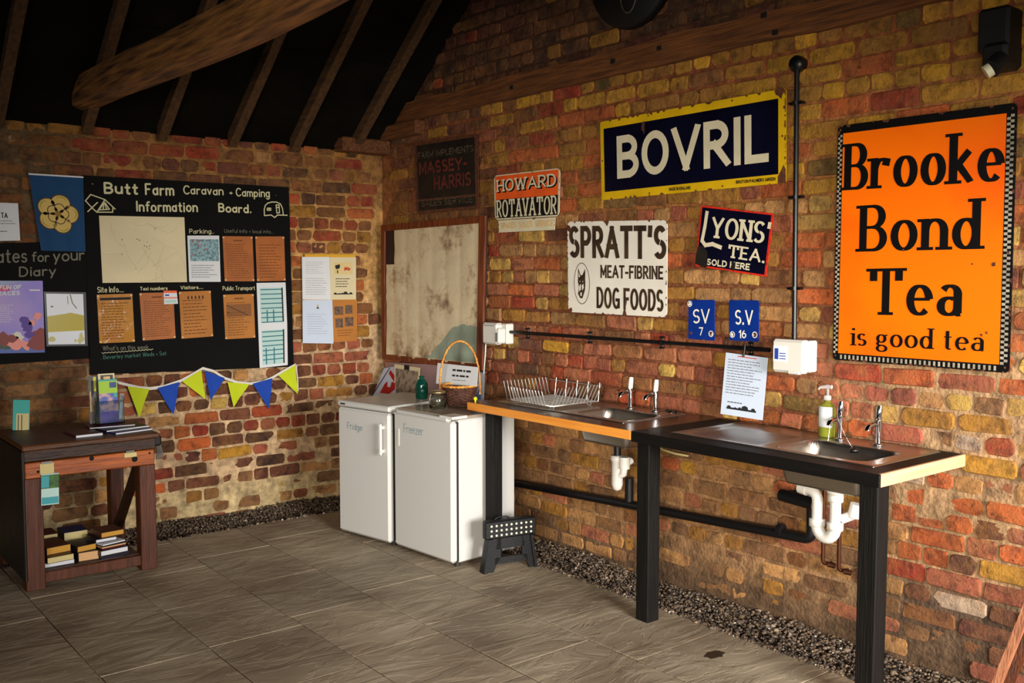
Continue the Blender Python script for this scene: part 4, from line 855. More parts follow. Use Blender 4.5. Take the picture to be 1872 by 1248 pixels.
dl([[(75, 170), (200, 215)], [(75, 170), (30, 225), (95, 295), (130, 325)], [(200, 215), (130, 325)], [(200, 215), (290, 298)], [(130, 325), (268, 325), (270, 290)], [(190, 245), (150, 305), (240, 300), (200, 240)], [(190, 250), (185, 300)], [(200, 250), (215, 300)], [(135, 240), (50, 320)]], .007, name='tent_drawing')
ar = [(1600, 355), (1598, 300), (1608, 265), (1630, 245), (1665, 236), (1705, 236), (1740, 252), (1758, 290), (1765, 345)]
dl([ar, [(1600, 355), (1660, 350), (1690, 372), (1715, 350), (1800, 352)], [(1625, 290), (1655, 290), (1655, 308), (1625, 308), (1625, 290)], [(1640, 290), (1640, 308)], [(1702, 262), (1728, 262), (1732, 330), (1708, 332), (1702, 262)], [(1704, 285), (1728, 283)]], .007, name='caravan_drawing')
m = MB()
for u, v in ((169, 336), (504, 357)): a, b = p.uv(u, v); p.disc(a, b, .004, .0015, m, 8)
m.build('screw', 'steel_screw', t)
mat('print_red', (190, 60, 50), .7); mat('print_green', (70, 110, 70), .7); mat('print_teal', (60, 150, 160), .6); mat('teal_pale', (176, 206, 200), .6)
O4 = .0315 + .0
p, t = paper('large cream map sheet at the top left of the information board', (181, 394), (337, 397), (342, 515.5), (187.5, 517), 'paper_cream', cat='map')
m = MB(); R = random.Random(3)
for k in range(16):
    a, b = R.uniform(.05, .9), R.uniform(.1, .9); ang = R.uniform(0, 6.28); q = [(a, b)]
    for _ in range(7): ang += R.uniform(-.5, .5); a += .045 * math.cos(ang); b += .06 * math.sin(ang); q.append((min(.98, max(.02, a)), min(.98, max(.02, b))))
    p.line(q, .0011, .0008, m)
m.build('map_lines', mat('map_line', (164, 150, 116), .7), t); m = MB()
for u, v in ((251, 437), (255, 439), (264, 449), (268, 451), (223, 438), (283, 418), (223, 465)): a, b = p.uv(u, v); p.disc(a, b, .0035, .001, m, 8)
m.build('map_mark', 'print_black', t); m = MB()
for u, v in ((273, 449), (273, 455), (269, 442), (248, 491)): a, b = p.uv(u, v); p.disc(a, b, .003, .001, m, 8)
m.build('red_mark', 'print_red', t)
p, t = paper('white site plan sheet under the word Parking on the board', (342.5, 430.5), (400.6, 430.5), (403.5, 515), (346, 515))
p.rect(.06, .45, .97, .92, .0008).build('plan_print', mat('plan_print', (140, 178, 186), .6, c2=(90, 116, 120), scale=60, lo=.42, hi=.6), t); m = p.words(.08, .08, .92, .38, 6, .0008, fill=.3); m.build('print', 'print_grey', t); m = MB()
for _ in range(14): a, b = random.uniform(.1, .6), random.uniform(.5, .9); p.rect(a, b, a + .04, b + .02, .0012, m)
m.build('red_print', 'print_red', t)
def kraft(label, c, mt, rows=16, head=True, **k):
    p, t = paper(label, *c, mt); m = p.words(.1, .06, .9, .84, rows, .0008, fill=.28, word=.08)
    if head: p.rect(.35, .89, .65, .92, .0008, m)
    m.build('print', 'print_brown', t); m = MB()
    for a, b in ((.03, .03), (.97, .03), (.03, .97), (.97, .97)): p.rect(a - .03, b - .018, a + .03, b + .018, .001, m)
    m.build('tape_corner', mat('tape', (214, 176, 116), .3), t); return p, t
kraft('orange kraft sheet right of the parking plan, upper row of the board', ((406.7, 431.5), (461.5, 432), (465, 514), (411, 514)), 'kraft_dark')
kraft('orange creased kraft sheet in the upper right corner of the board', ((466.7, 432), (519.4, 432), (522, 513), (470, 514)), 'kraft_dark', 12, False)
mat('kraft_gloss', (186, 130, 44), .12, c2=(178, 118, 50), scale=5, bump=.8, bscale=9)
p, t = kraft('glossy yellow kraft sheet in a plastic sleeve under Site Info', ((177, 538.5), (241.7, 536.5), (246.5, 624.6), (182, 627.5)), 'kraft_gloss', 14, False); p.rect(.08, .88, .95, .93, .001).build('heading', 'print_black', t)
p, t = kraft('orange kraft sheet under Taxi numbers', ((254.8, 535.4), (316.7, 534), (321, 618), (261, 622.5)), 'kraft_dark', 17)
p, t = paper('small orange and white card pinned over the taxi sheet corner', (299, 531), (323, 531), (325.4, 555), (300, 556), off=.038, name='card', cat='card'); m = p.rect(0, .82, 1, 1, .0008); p.rect(0, .42, 1, .5, .0008, m); m.build('orange_band', 'enamel_orange2', t); p.rect(.1, .6, .4, .72, .0008).build('print', 'logo_blue', t); p.rect(.1, .1, .9, .3, .0008).build('green_print', 'teal_pale', t)
p, t = kraft('light kraft sheet with figures at its top under Visitors', ((327, 533), (385, 531), (389.6, 614.6), (332, 619)), 'kraft', 11, False); m = MB()
for k in range(5): a = .26 + .115 * k; p.rect(a, .83, a + .035, .9, .0008, m); p.rect(a - .01, .855, a + .045, .87, .0008, m)
m.build('figures', 'print_black', t)
p, t = kraft('kraft sheet with a shaded diagram under Public Transport', ((408, 538.5), (463.5, 537), (466.7, 617), (412, 620)), 'kraft', 14); p.rect(.08, .5, .9, .78, .0012).build('diagram', mat('kraft_shade', (132, 82, 34), .6), t); p.line([(.1, .76), (.78, .52)], .004, .0016).build('diagram_line', 'print_black', t)
for lab, c in (('upper white timetable sheet with teal rows at the right of the board', ((469, 517), (522, 516), (525, 592), (472, 595))), ('lower white timetable sheet with teal grid at the right of the board', ((472, 595), (525, 592), (526, 667), (475, 672.5)))):
    p, t = paper(lab, *c); p.rect(.1, .06, .86, .88, .0008).build('table_ground', 'teal_pale', t); m = MB()
    for k in range(8 if 'upper' in lab else 7): b = .84 - k * .11; p.rect(.12, b - .012, .84, b + .012, .0012, m)
    for a in ((.3, .52) if 'upper' in lab else (.22, .5)): p.rect(a, .07, a + .04, .36 if 'upper' in lab else .46, .0012, m)
    m.build('table_lines', mat('teal_dark', (30, 110, 122), .6), t); p.rect(.84, .06, .89, .88, .0012).build('dark_edge', 'print_black', t)

p, t = sign('black chalk board headed Dates for your Diary behind the blue flag', 'board', (-150, 449), (158, 440), (163, 655), (-150, 676), 'chalkboard', .026, .0, 'diary_board', .01, panA)
for w_, l, r, tp, pw in (('Dates', (-26, 482), (49, 479), (-26, 455), .009), ('for', (58, 479), (90, 479), (58, 460), .008), ('your', (97, 478), (154, 476), (97, 456), .009), ('Diary', (35, 506), (102, 504), (35, 487), .0085)): ptext(p, w_, l, r, tp, pw, .001, style='hand', jit=.03).build('chalk_lettering', 'chalk_dim', t)
p, t = paper('purple event poster with flowers and racing horses at the left edge', (-12, 513), (78, 513), (82, 644), (-10, 646), cat='poster', name='poster', mt=None or mat('poster_purple', (150, 118, 186), .35, c2=(118, 96, 190), scale=4))
p.rect(0, 0, 1, .085, .0008).build('blue_band', 'logo_blue', t); p.polys([[(0, .9), (.55, .98), (.9, 1), (0, 1)]], .0008).build('blue_corner', 'enamel_blue', t); p.rect(.0, .86, .33, .93, .001).build('pink_tag', mat('pink_tag', (206, 40, 110), .5), t)
ptext(p, 'FUN OF', (-2, 530), (37, 528), (-2, 522), .006, .0012, slant=.2).build('lettering', 'paper_white', t); ptext(p, 'RACES', (-6, 541), (35, 539), (-6, 533), .006, .0012, slant=.2).build('lettering', 'paper_white', t); p.rect(.72, .86, .94, .88, .0012).build('logo', 'paper_white', t); p.words(.05, .42, .42, .68, 9, .0008, fill=.2).build('print', 'paper_white', t)
R = random.Random(11)
for nm, cc, lst in (('brown_flowers', (126, 44, 34), ((.2, .22, .045), (.32, .19, .03), (.85, .25, .05), (.92, .15, .05), (.72, .12, .03))), ('pink_flowers', (226, 140, 124), ((.5, .16, .035), (.42, .12, .03), (.62, .1, .03), (.88, .5, .025), (.3, .12, .02), (.75, .42, .018))), ('violet_flowers', (76, 44, 140), ((.62, .42, .035), (.68, .33, .03), (.56, .45, .02), (.7, .25, .03))), ('pale_flowers', (206, 206, 190), ((.44, .24, .03), (.52, .22, .02), (.1, .16, .02))), ('leaf_green', (44, 72, 58), ((.1, .11, .03), (.25, .1, .025), (.55, .1, .02)))):
    m = MB()
    for a, b, r in lst: blob(p, a, b, r, .001 + .0002 * len(nm) * .2, m, 11, seed=R.random())
    m.build(nm, mat(nm, cc, .5), t)
mat('poster_olive', (176, 158, 0), .25)
p, t = paper('dark framed white poster with a mustard band beside the purple poster', (80, 533), (157, 534), (160.5, 632), (85, 633), 'enamel_black', cat='poster', name='poster'); p.rect(.05, .035, .93, .965, .0008).build('poster_sheet', mat('poster_white', (226, 230, 236), .15), t)
p.polys([[(.05, .26), (.93, .29), (.93, .57), (.6, .62), (.5, .6), (.05, .55)]], .0012).build('mustard_band', 'poster_olive', t); m = MB(); blob(p, .18, .73, .012, .0012, m, asp=.5); p.line([(.62, .95), (.66, .8), (.76, .7)], .006, .0012, m); p.line([(.55, .92), (.56, .78)], .004, .0012, m); m.build('twig_print', mat('twig', (140, 130, 110), .7), t)
m = MB(); blob(p, .14, .12, .018, .0012, m); blob(p, .85, .14, .022, .0012, m, asp=1.6); blob(p, .7, .1, .01, .0012, m); m.build('pale_print', mat('pale_olive', (196, 190, 130), .6), t)
p, t = paper('white sheet ending in TA at the left edge above the diary board', (-32, 369), (33, 371.5), (37, 439.5), (-28, 441)); ptext(p, 'TA', (2, 398), (14, 399), (2, 388), .005, .0008).build('lettering', 'print_black', t); m = p.words(.4, .42, .95, .56, 2, .0008, fill=.3); p.words(.45, .22, .7, .28, 1, .0008, m); m.build('print', 'print_grey', t)
# flag with white rose
mat('flag_blue', (8, 62, 104), .8, bump=.2, bscale=200)
p = panA((52, 318), (152, 324), (156, 460), (75, 458), .045); t = thing('flag', 'blue cloth flag with a cream five-petalled rose', 'flag', p.pt(.5, 1))
m = MB(); n1, n2 = 20, 16; vs = [tuple(p.pt(i / n1, j / n2, .004 * math.sin(i * .7 + j * .12) * (1 - j / n2 * .6))) for i in range(n1 + 1) for j in range(n2 + 1)]; m.add(vs, [(i * (n2 + 1) + j, (i + 1) * (n2 + 1) + j, (i + 1) * (n2 + 1) + j + 1, i * (n2 + 1) + j + 1) for i in range(n1) for j in range(n2)], True); ROSE = m.build('cloth', 'flag_blue', t)
m = MB(); m.hexa([p.pt(0, .99, .006), p.pt(1, .99, .006), p.pt(1, 1.01, .006), p.pt(0, 1.01, .006)], [p.pt(0, .99, -.004), p.pt(1, .99, -.004), p.pt(1, 1.01, -.004), p.pt(0, 1.01, -.004)]); m.build('white_hem', 'paper_white', t)
a0, b0 = p.uv(105, 391); RR = .062; mat('rose_cream', (206, 176, 96), .7); mat('rose_line', (92, 62, 34), .7); mat('rose_olive', (150, 146, 26), .7); mat('rose_heart', (140, 106, 34), .7)
layers = []
for k in range(5):
    th_ = math.radians(90 + 72 * k + 18 - 36)
    layers.append(('rose_line', 'petal_outline', RR * 1.02 * math.cos(th_), RR * 1.02 * math.sin(th_), .0585, .010)); layers.append(('rose_cream', 'outer_petal', RR * 1.02 * math.cos(th_), RR * 1.02 * math.sin(th_), .0520, .0104))
    layers.append(('rose_olive', 'petal_shade', RR * 1.25 * math.cos(th_), RR * 1.25 * math.sin(th_), .031, .0107)); layers.append(('rose_cream', 'petal_fold', RR * 1.1 * math.cos(th_), RR * 1.1 * math.sin(th_), .034, .0110))
for k in range(5):
    th_ = math.radians(90 + 72 * k + 18 - 36); layers.append(('rose_line', 'inner_outline', RR * .52 * math.cos(th_), RR * .52 * math.sin(th_), .0325, .0113)); layers.append(('rose_cream', 'inner_petal', RR * .52 * math.cos(th_), RR * .52 * math.sin(th_), .0270, .0116))
layers.append(('rose_heart', 'rose_heart', 0, 0, .018, .0122))
for mt_, nm, x, y, r, h in layers: p.disc(a0 + x / p.W, b0 + y / p.H, r, h, n=22).build(nm, mt_, ROSE)
for k in range(5):
    th_ = math.radians(90 + 72 * k + 18); p.line([(a0 + .02 * math.cos(th_) / p.W, b0 + .02 * math.sin(th_) / p.H), (a0 + .072 * math.cos(th_) / p.W, b0 + .072 * math.sin(th_) / p.H)], .003, .0126).build('sepal', 'print_black', ROSE)
# four sheets right of the board
p0_, t0_ = paper('yellow backing card behind the four notices right of the board', (557, 464), (650, 465), (652, 622), (556, 626), mat('card_yellow', (214, 160, 34), .6), off=.031, cat='card', name='backing_card')
p, t = paper('white typed notice, upper of the two sheets nearest the board', (552, 469.5), (602.5, 469.5), (604.5, 547.6), (553, 547), 'paper_white'); p.words(.12, .6, .8, .9, 7, .0008, fill=.15).build('print', 'print_grey', t); p.words(.12, .1, .9, .52, 8, .0008, fill=.18).build('print', 'print_grey', t)
p, t = paper('white notice with a red and black picture, upper sheet nearest the corner', (603, 470), (651, 470), (651, 547), (604.5, 547.6), 'paper_cream', off=.035)
p.rect(.15, .6, .85, .88, .0008).build('picture_ground', mat('picture_cream', (214, 190, 130), .6), t); m = MB(); blob(p, .28, .78, .018, .0012, m, asp=1.3, seed=2); p.rect(.26, .62, .3, .7, .0012, m); m.build('picture_black', 'print_black', t); m = MB(); blob(p, .6, .73, .022, .0012, m, asp=.7, seed=8); blob(p, .72, .72, .014, .0012, m, seed=9); m.build('picture_red', 'print_red', t)
m = p.words(.2, .28, .8, .52, 4, .0008, fill=.3); chars(p, .12, .12, .74, .07, m, .001); m.build('print', 'print_black', t)
p, t = paper('white notice with a tiny yellow crest, lower sheet nearest the board', (553, 548), (607.5, 548), (609.7, 627.7), (553.6, 627), 'paper_blue', off=.036); m = MB(); blob(p, .5, .86, .009, .0008, m, seed=1); m.build('crest', 'poster_olive', t); p.words(.15, .2, .85, .7, 9, .0008, fill=.12).build('print', 'print_grey', t); p.rect(.46, .8, .54, .83, .0009).build('crest_base', 'print_black', t)
p, t = paper('kraft sheet with four small photographs, lower sheet nearest the corner', (608, 547.6), (653, 547.6), (652.7, 622.5), (611, 625.5), 'kraft', off=.0345)
for a, b, c_, d in ((.05, .64, .42, .84), (.5, .66, .8, .87), (.08, .34, .4, .56), (.48, .36, .84, .58)): p.rect(a, b, c_, d, .0008).build('photograph', mat('photo_dark', (66, 50, 42), .5, c2=(120, 90, 70), scale=50), t)
p.words(.15, .12, .85, .3, 3, .0008, fill=.25).build('print', 'print_brown', t)

# bunting
mat('flag_green', (186, 200, 20), .8, bump=.2, bscale=150); mat('flag_royal', (10, 62, 160), .8, bump=.2, bscale=150); mat('cord_white', (214, 208, 196), .7)
t = thing('bunting', 'string of lime green and royal blue pennants hung under the board', 'bunting', ony(373, 675, YA - .03))
SP = [(204, 696), (228, 702), (254, 708), (275, 710), (300, 706), (330, 696), (352, 684), (371, 673), (390, 678), (411, 691), (435, 699), (457, 701), (480, 698), (498, 690), (520, 677), (541, 666), (544, 690), (545, 715)]
m = MB()
P = [ony(u, v, YA - .035) for u, v in SP]
for i in range(len(P) - 1):
    h = Vector((0, 0, .009 if i < 15 else .002)); w_ = Vector((.004, 0, 0)) if i >= 15 else Vector((0, 0, 0)); m.hexa([P[i] + h - w_, P[i] - h + w_, P[i + 1] - h + w_, P[i + 1] + h - w_], [q + Vector((0, .0025, 0)) for q in (P[i] + h - w_, P[i] - h + w_, P[i + 1] - h + w_, P[i + 1] + h - w_)])
m.build('tape', 'cord_white', t)
for (a, b, c_, g) in (((200, 694), (216, 700), (210, 709), 0), ((233, 706), (273, 711), (254, 763), 1), ((288, 709), (328, 698), (317, 758), 0), ((333, 697), (368, 676), (375, 729), 1), ((374, 677), (411, 691), (385, 732), 0), ((416, 698), (456, 702), (426, 744), 1), ((462, 701), (498, 691), (492, 748), 0), ((509, 686), (540, 667), (544, 720), 1)):
    A_, B_, C_ = (ony(*q, YA - .040) for q in (a, b, c_)); m = MB(); n = 7; vs = []; idx = {}; fs = []
    for i in range(n + 1):
        for j in range(n + 1 - i):
            s_, r_ = i / n, j / n; q = A_ * (1 - s_ - r_) + B_ * s_ + C_ * r_; q = q + Vector((0, -.006 * math.sin(s_ * 7 + a[0]) * (r_ + .2) - .004 * r_, 0)); idx[i, j] = len(vs); vs.append(tuple(q))
    for i in range(n):
        for j in range(n - i):
            fs.append((idx[i, j], idx[i + 1, j], idx[i, j + 1]))
            if i + j < n - 1: fs.append((idx[i + 1, j], idx[i + 1, j + 1], idx[i, j + 1]))
    m.add(vs, fs, True); m.build('pennant', 'flag_green' if g else 'flag_royal', t)

# ================================================================== wooden table with books and leaflets
wood('table_orange', (118, 54, 14), (176, 90, 28), 'X', .45, .4); wood('table_dark', (34, 18, 8), (62, 33, 14), 'X', .5, .5); wood('table_top_wood', (58, 32, 12), (98, 56, 22), 'X', .45, .5); wood('table_leg_wood', (56, 24, 7), (92, 42, 13), 'Z', .5, .4)
TY = -.95; t = thing('wooden_table', 'old dark wooden work table with an orange front rail and a low book shelf', 'table', (-2.35, -.6, 0)); TT = t
MB().box(-2.69, -.965, .722, -2.0, -.3, .75, .006).build('table_top', 'table_top_wood', t)
MB().box(-2.685, -.95, .665, -2.02, -.92, .722, .003).build('top_edge_rail', 'table_dark', t)
MB().box(-2.68, -.97, .582, -2.035, -.935, .663, .004).build('front_rail', 'table_orange', t)
m = MB()
for x, z, r in ((-2.14, .622, .016), (-2.36, .652, .012), (-2.62, .615, .007), (-2.06, .645, .006)): m.lathe([(0, -.9715), (r, -.9712), (r, -.968), (0, -.968)], (x, 0, z), 12, 'Y')
m.build('knot', 'hole_black', t, kind='stuff')
for x0, x1, ya, yb in ((-2.69, -2.60, -.965, -.88), (-2.115, -2.03, -.965, -.88), (-2.69, -2.62, -.38, -.31), (-2.105, -2.03, -.40, -.31)): MB().box(x0, ya, 0, x1, yb, .722 if ya > -.5 else .582, .004).build('leg', 'table_leg_wood', t)
MB().box(-2.60, -.955, .03, -2.115, -.925, .085, .003).build('stretcher', 'table_leg_wood', t)
MB().box(-2.60, -.925, .075, -2.115, -.32, .0915, .002).build('shelf', 'table_dark', t)
for k in range(4): MB().box(-2.695, -.965 + k * .165, .05, -2.68, -.805 + k * .165, .722, .003).build('side_plank', mat('side_dark', (22, 14, 10), .6, var=.3, scale=4), t)
m = MB(); m.hexa([(-2.10, -.88, .58), (-2.06, -.88, .58), (-2.06, -.82, .58), (-2.10, -.82, .58)], [(-2.10, -.42, .09), (-2.06, -.42, .09), (-2.06, -.36, .09), (-2.10, -.36, .09)]); fixn(m.build('brace', 'table_dark', t))
MB().box(-2.03, -.95, .675, -1.985, -.8, .735, .01).build('corner_bracket', 'black_iron', t)
# books stacked on the shelf
BX = lambda u: ony(u, 1010, -.9).x
def book(label, u0, u1, z0, z1, pages, cover, y=-.905, depth=.15, rot=0.0, gr='books on the low table shelf', cat='book', name='book'):
    x0, x1 = BX(u0), BX(u1); c = Vector(((x0 + x1) / 2, y, z0)); M = Matrix.Translation(c) @ Matrix.Rotation(rot, 4, 'Z'); w = (x1 - x0) / 2
    t = thing(name, label, cat, c, gr); MB(M).box(-w, .003, .002, w - .003, depth - .003, z1 - z0 - .002).build('pages', pages, t); m = MB(M); m.box(-w, 0, 0, w, depth, .002); m.box(-w, 0, z1 - z0 - .002, w, depth, z1 - z0); m.box(-w - .002, 0, 0, -w, depth, z1 - z0); m.build('cover', cover, t); return t
mat('pages_white', (206, 208, 214), .8); mat('pages_cream', (196, 180, 124), .8); mat('pages_yellow', (190, 140, 52), .8); mat('pages_peach', (204, 160, 110), .8); mat('cover_dark', (24, 20, 26), .4); mat('cover_brown', (84, 44, 28), .5); mat('cover_wine', (70, 16, 26), .35); mat('cover_blue', (20, 34, 78), .4)
book('white paged book lowest in the stack nearest the left table leg', 80, 136, .092, .118, 'pages_white', 'cover_dark', -.905)
book('cream paged book on top of the lowest white one', 84, 134, .118, .15, 'pages_cream', 'cover_dark', -.925, rot=.08)
book('yellow paged book with brown cover behind the cream one', 88, 134, .15, .188, 'pages_yellow', 'cover_brown', -.87, rot=.12, depth=.2)
book('peach paged book in the middle of the shelf', 144, 181, .092, .14, 'pages_peach', 'cover_dark', -.9, rot=-.06)
book('yellow paged book on top of the peach one', 143, 180, .14, .172, 'pages_yellow', 'cover_dark', -.88, rot=.18)
book('white paged book lowest in the stack by the right table leg', 181, 233, .112, .14, 'pages_white', 'cover_dark', -.93, rot=.12)
book('flat dark book under the white one by the right table leg', 183, 236, .092, .112, 'cover_dark', 'cover_blue', -.92, rot=.1)
t = thing('magazine_stack', 'loose striped magazines between white books by the right table leg', 'magazines', (BX(205), -.9, .14))
for k in range(4): MB(Matrix.Translation((BX(208), -.91, .14 + k * .008)) @ Matrix.Rotation(.1 + .05 * k, 4, 'Z')).box(-.065, 0, 0, .065, .18, .0065).build('magazine', ['cover_wine', 'pages_peach', 'cover_dark', 'pages_white'][k], t)
book('white paged book above the magazines', 178, 217, .173, .192, 'pages_white', 'cover_dark', -.88, rot=.06)
book('yellow paged book topmost by the right table leg', 190, 233, .192, .22, 'pages_yellow', 'cover_brown', -.86, rot=.1)
book('dark covered book at the back of the shelf', 140, 185, .092, .2, 'pages_cream', 'cover_blue', -.66)
book('wine covered book at the back left of the shelf', 84, 130, .092, .2, 'pages_cream', 'cover_wine', -.64)
# magazines and holders on the table top
def mag(label, u0, u1, y, dz, th_, cover, rot, depth=.26, w=None):
    x0, x1 = ony(u0, 785, y).x, ony(u1, 785, y).x; c = Vector(((x0 + x1) / 2, y, .75 + dz)); w = w or (x1 - x0) / 2; M = Matrix.Translation(c) @ Matrix.Rotation(rot, 4, 'Z')
    t = thing('magazine', label, 'magazine', c, 'magazines on the table top'); MB(M).box(-w + .001, .001, .001, w, depth - .002, th_ - .001).build('pages', 'pages_white', t); m = MB(M); m.box(-w, 0, th_ - .001, w, depth, th_ + .0005); m.box(-w - .001, 0, 0, -w + .001, depth, th_); m.build('cover', cover, t)
mag('wine covered book with white page edges at the table front', 138, 188, -.86, 0, .014, 'cover_wine', .06, .2)
mag('white edged magazine lowest at the right front of the table', 208, 282, -.86, 0, .009, 'cover_blue', .22, .26)
mag('dark magazine lying over the white edged one', 192, 276, -.80, .0095, .008, 'cover_dark', .18, .24)
mag('glossy dark magazine topmost under the leaflet holder', 165, 246, -.72, .018, .006, 'cover_wine', -.1, .22)
# acrylic leaflet holder
mat('acrylic', (225, 235, 235), .03, trans=1.0, ior=1.45); mat('leaf_lime', (150, 190, 20), .45); mat('leaf_teal', (20, 150, 140), .4); mat('leaf_dark', (26, 18, 14), .4); mat('leaf_yellow', (214, 200, 20), .5)
hc = ony(197, 765, -.58); HX, HY = hc.x, -.60; HZ = .776
t = thing('leaflet_holder', 'clear acrylic holder standing on the magazines', 'leaflet holder', (HX, HY, HZ)); m = MB(); m.box(HX - .075, HY + .05, HZ, HX + .075, HY + .053, HZ + .24); m.box(HX - .075, HY - .03, HZ, HX + .075, HY + .053, HZ + .003); m.box(HX - .075, HY - .03, HZ, HX + .075, HY - .027, HZ + .13); m.box(HX - .078, HY - .03, HZ, HX - .075, HY + .053, HZ + .15); m.box(HX + .075, HY - .03, HZ, HX + .078, HY + .053, HZ + .15); m.build('clear_tray', 'acrylic', t)
def leaflet(label, cx_, y, z0, w, h, mt, bands, lean=.08, th_=.006, rot=0, cat='leaflet', sl=0.0):
    M = Matrix.Translation((cx_, y, z0)) @ Matrix.Rotation(rot, 4, 'Z') @ Matrix.Rotation(-lean, 4, 'X') @ Matrix.Rotation(sl, 4, 'Y'); t = thing('leaflet', label, cat, (cx_, y, z0)); bk = MB(M).box(-w / 2, 0, 0, w / 2, th_, h).build('booklet', mt, t)
    for k, (a, b, c_, d, mt2, nm) in enumerate(bands): MB(M).box(-w / 2 + a * w, -.0006 * (1 + k * .3), b * h, -w / 2 + c_ * w, .0005, d * h).build(nm, mt2, bk)
    return t
mat('cover_photo', (196, 150, 150), .35, c2=(50, 70, 150), scale=22, lo=.42, hi=.58); mat('purple_print', (110, 80, 180), .5, c2=(60, 60, 130), scale=25)
leaflet('lime green topped leaflet with a busy photo cover in the holder', HX + .0, HY - .018, HZ + .004, .10, .245, 'leaf_lime', [(0, 0, 1, .68, 'cover_photo', 'cover_picture'), (.02, 0, 1, .26, 'purple_print', 'lower_picture'), (.58, .8, .95, .93, 'enamel_blue', 'blue_badge'), (.78, .58, .98, .68, 'leaf_teal', 'teal_badge'), (.0, .96, 1, 1.0, 'leaf_teal', 'teal_edge')])
leaflet('white card with a round dark emblem behind the lime leaflet', HX + .002, HY + .012, HZ + .004, .09, .275, 'paper_cream', [(.15, .8, .9, .97, 'leaf_dark', 'emblem'), (.32, .84, .72, .94, 'faded_tan', 'emblem_centre')])
leaflet('dark brown leaflet with a yellow stripe at the left of the holder', HX - .066, HY + .035, HZ - .022, .05, .29, 'leaf_dark', [(.5, .7, .75, .98, 'leaf_yellow', 'yellow_stripe'), (.1, .3, .2, .7, 'faded_tan', 'thin_line')], rot=-.2)
leaflet('slim grey leaflet standing at the right side of the holder', HX + .064, HY + .01, HZ + .0, .025, .16, 'grey_plastic', [(.2, .1, .8, .7, 'paper_blue', 'pale_panel')], sl=.12)
xb = ony(34, 765, -.35).x
leaflet('teal leaflet with a cream arch leaning against the wall on the table', xb, -.40, .751, .085, .17, 'leaf_teal', [(.2, .0, .95, .55, 'pages_cream', 'cream_picture'), (.3, .0, .36, .5, 'cover_dark', 'dark_bar'), (.5, .0, .56, .5, 'cover_dark', 'dark_bar')], lean=.25, sl=.1)
# clipped leaflet and label on the front rail
xa = ony(88, 870, -.98).x; t = thing('hanging_leaflet', 'small green and teal leaflet pack hanging from a white clip on the table rail', 'leaflet', (xa, -.98, .5)); MB().box(xa - .036, -.976, .60, xa + .03, -.971, .655).build('clip', 'pages_cream', t); M = Matrix.Translation((xa + .004, -.978, .44)) @ Matrix.Rotation(.03, 4, 'Y'); MB(M).box(-.042, -.006, 0, .042, 0, .16).build('leaflet_pack', 'teal_pale', t)
MB(M).box(-.042, -.0068, .085, .042, -.005, .155).build('picture', mat('green_pic', (60, 110, 30), .4, c2=(20, 50, 20), scale=30), t); MB(M).box(-.042, -.0072, .09, -.005, -.005, .15).build('blue_picture', 'print_teal', t); MB(M).box(-.04, -.0068, .005, .04, -.005, .04).build('teal_band', 'print_teal', t); MB().box(xa - .03, -.98, .652, xa + .022, -.971, .664).build('clip_spring', 'steel_screw', t)
xa = ony(239, 822, -.98).x; t = thing('label_clip', 'empty cream clip on the right part of the table rail', 'clip', (xa, -.975, .64)); MB().box(xa - .032, -.976, .636, xa + .032, -.971, .66).build('clip_plate', 'pages_cream', t); MB().box(xa - .024, -.978, .66, xa + .02, -.971, .672).build('clip_spring', 'steel_screw', t)
xa = ony(290, 820, -.85).x; t = thing('strap', 'grey frayed strap hanging at the right end of the table', 'strap', (xa, -.86, .68)); 
for k in range(4): MB().tube([(xa - .012 + k * .006, -.86 + .004 * k, .685), (xa - .012 + k * .008, -.862, .64), (xa - .016 + k * .012, -.864, .585)], .004, 6).build('strand', mat('strap_grey', (96, 88, 84), .8), t)

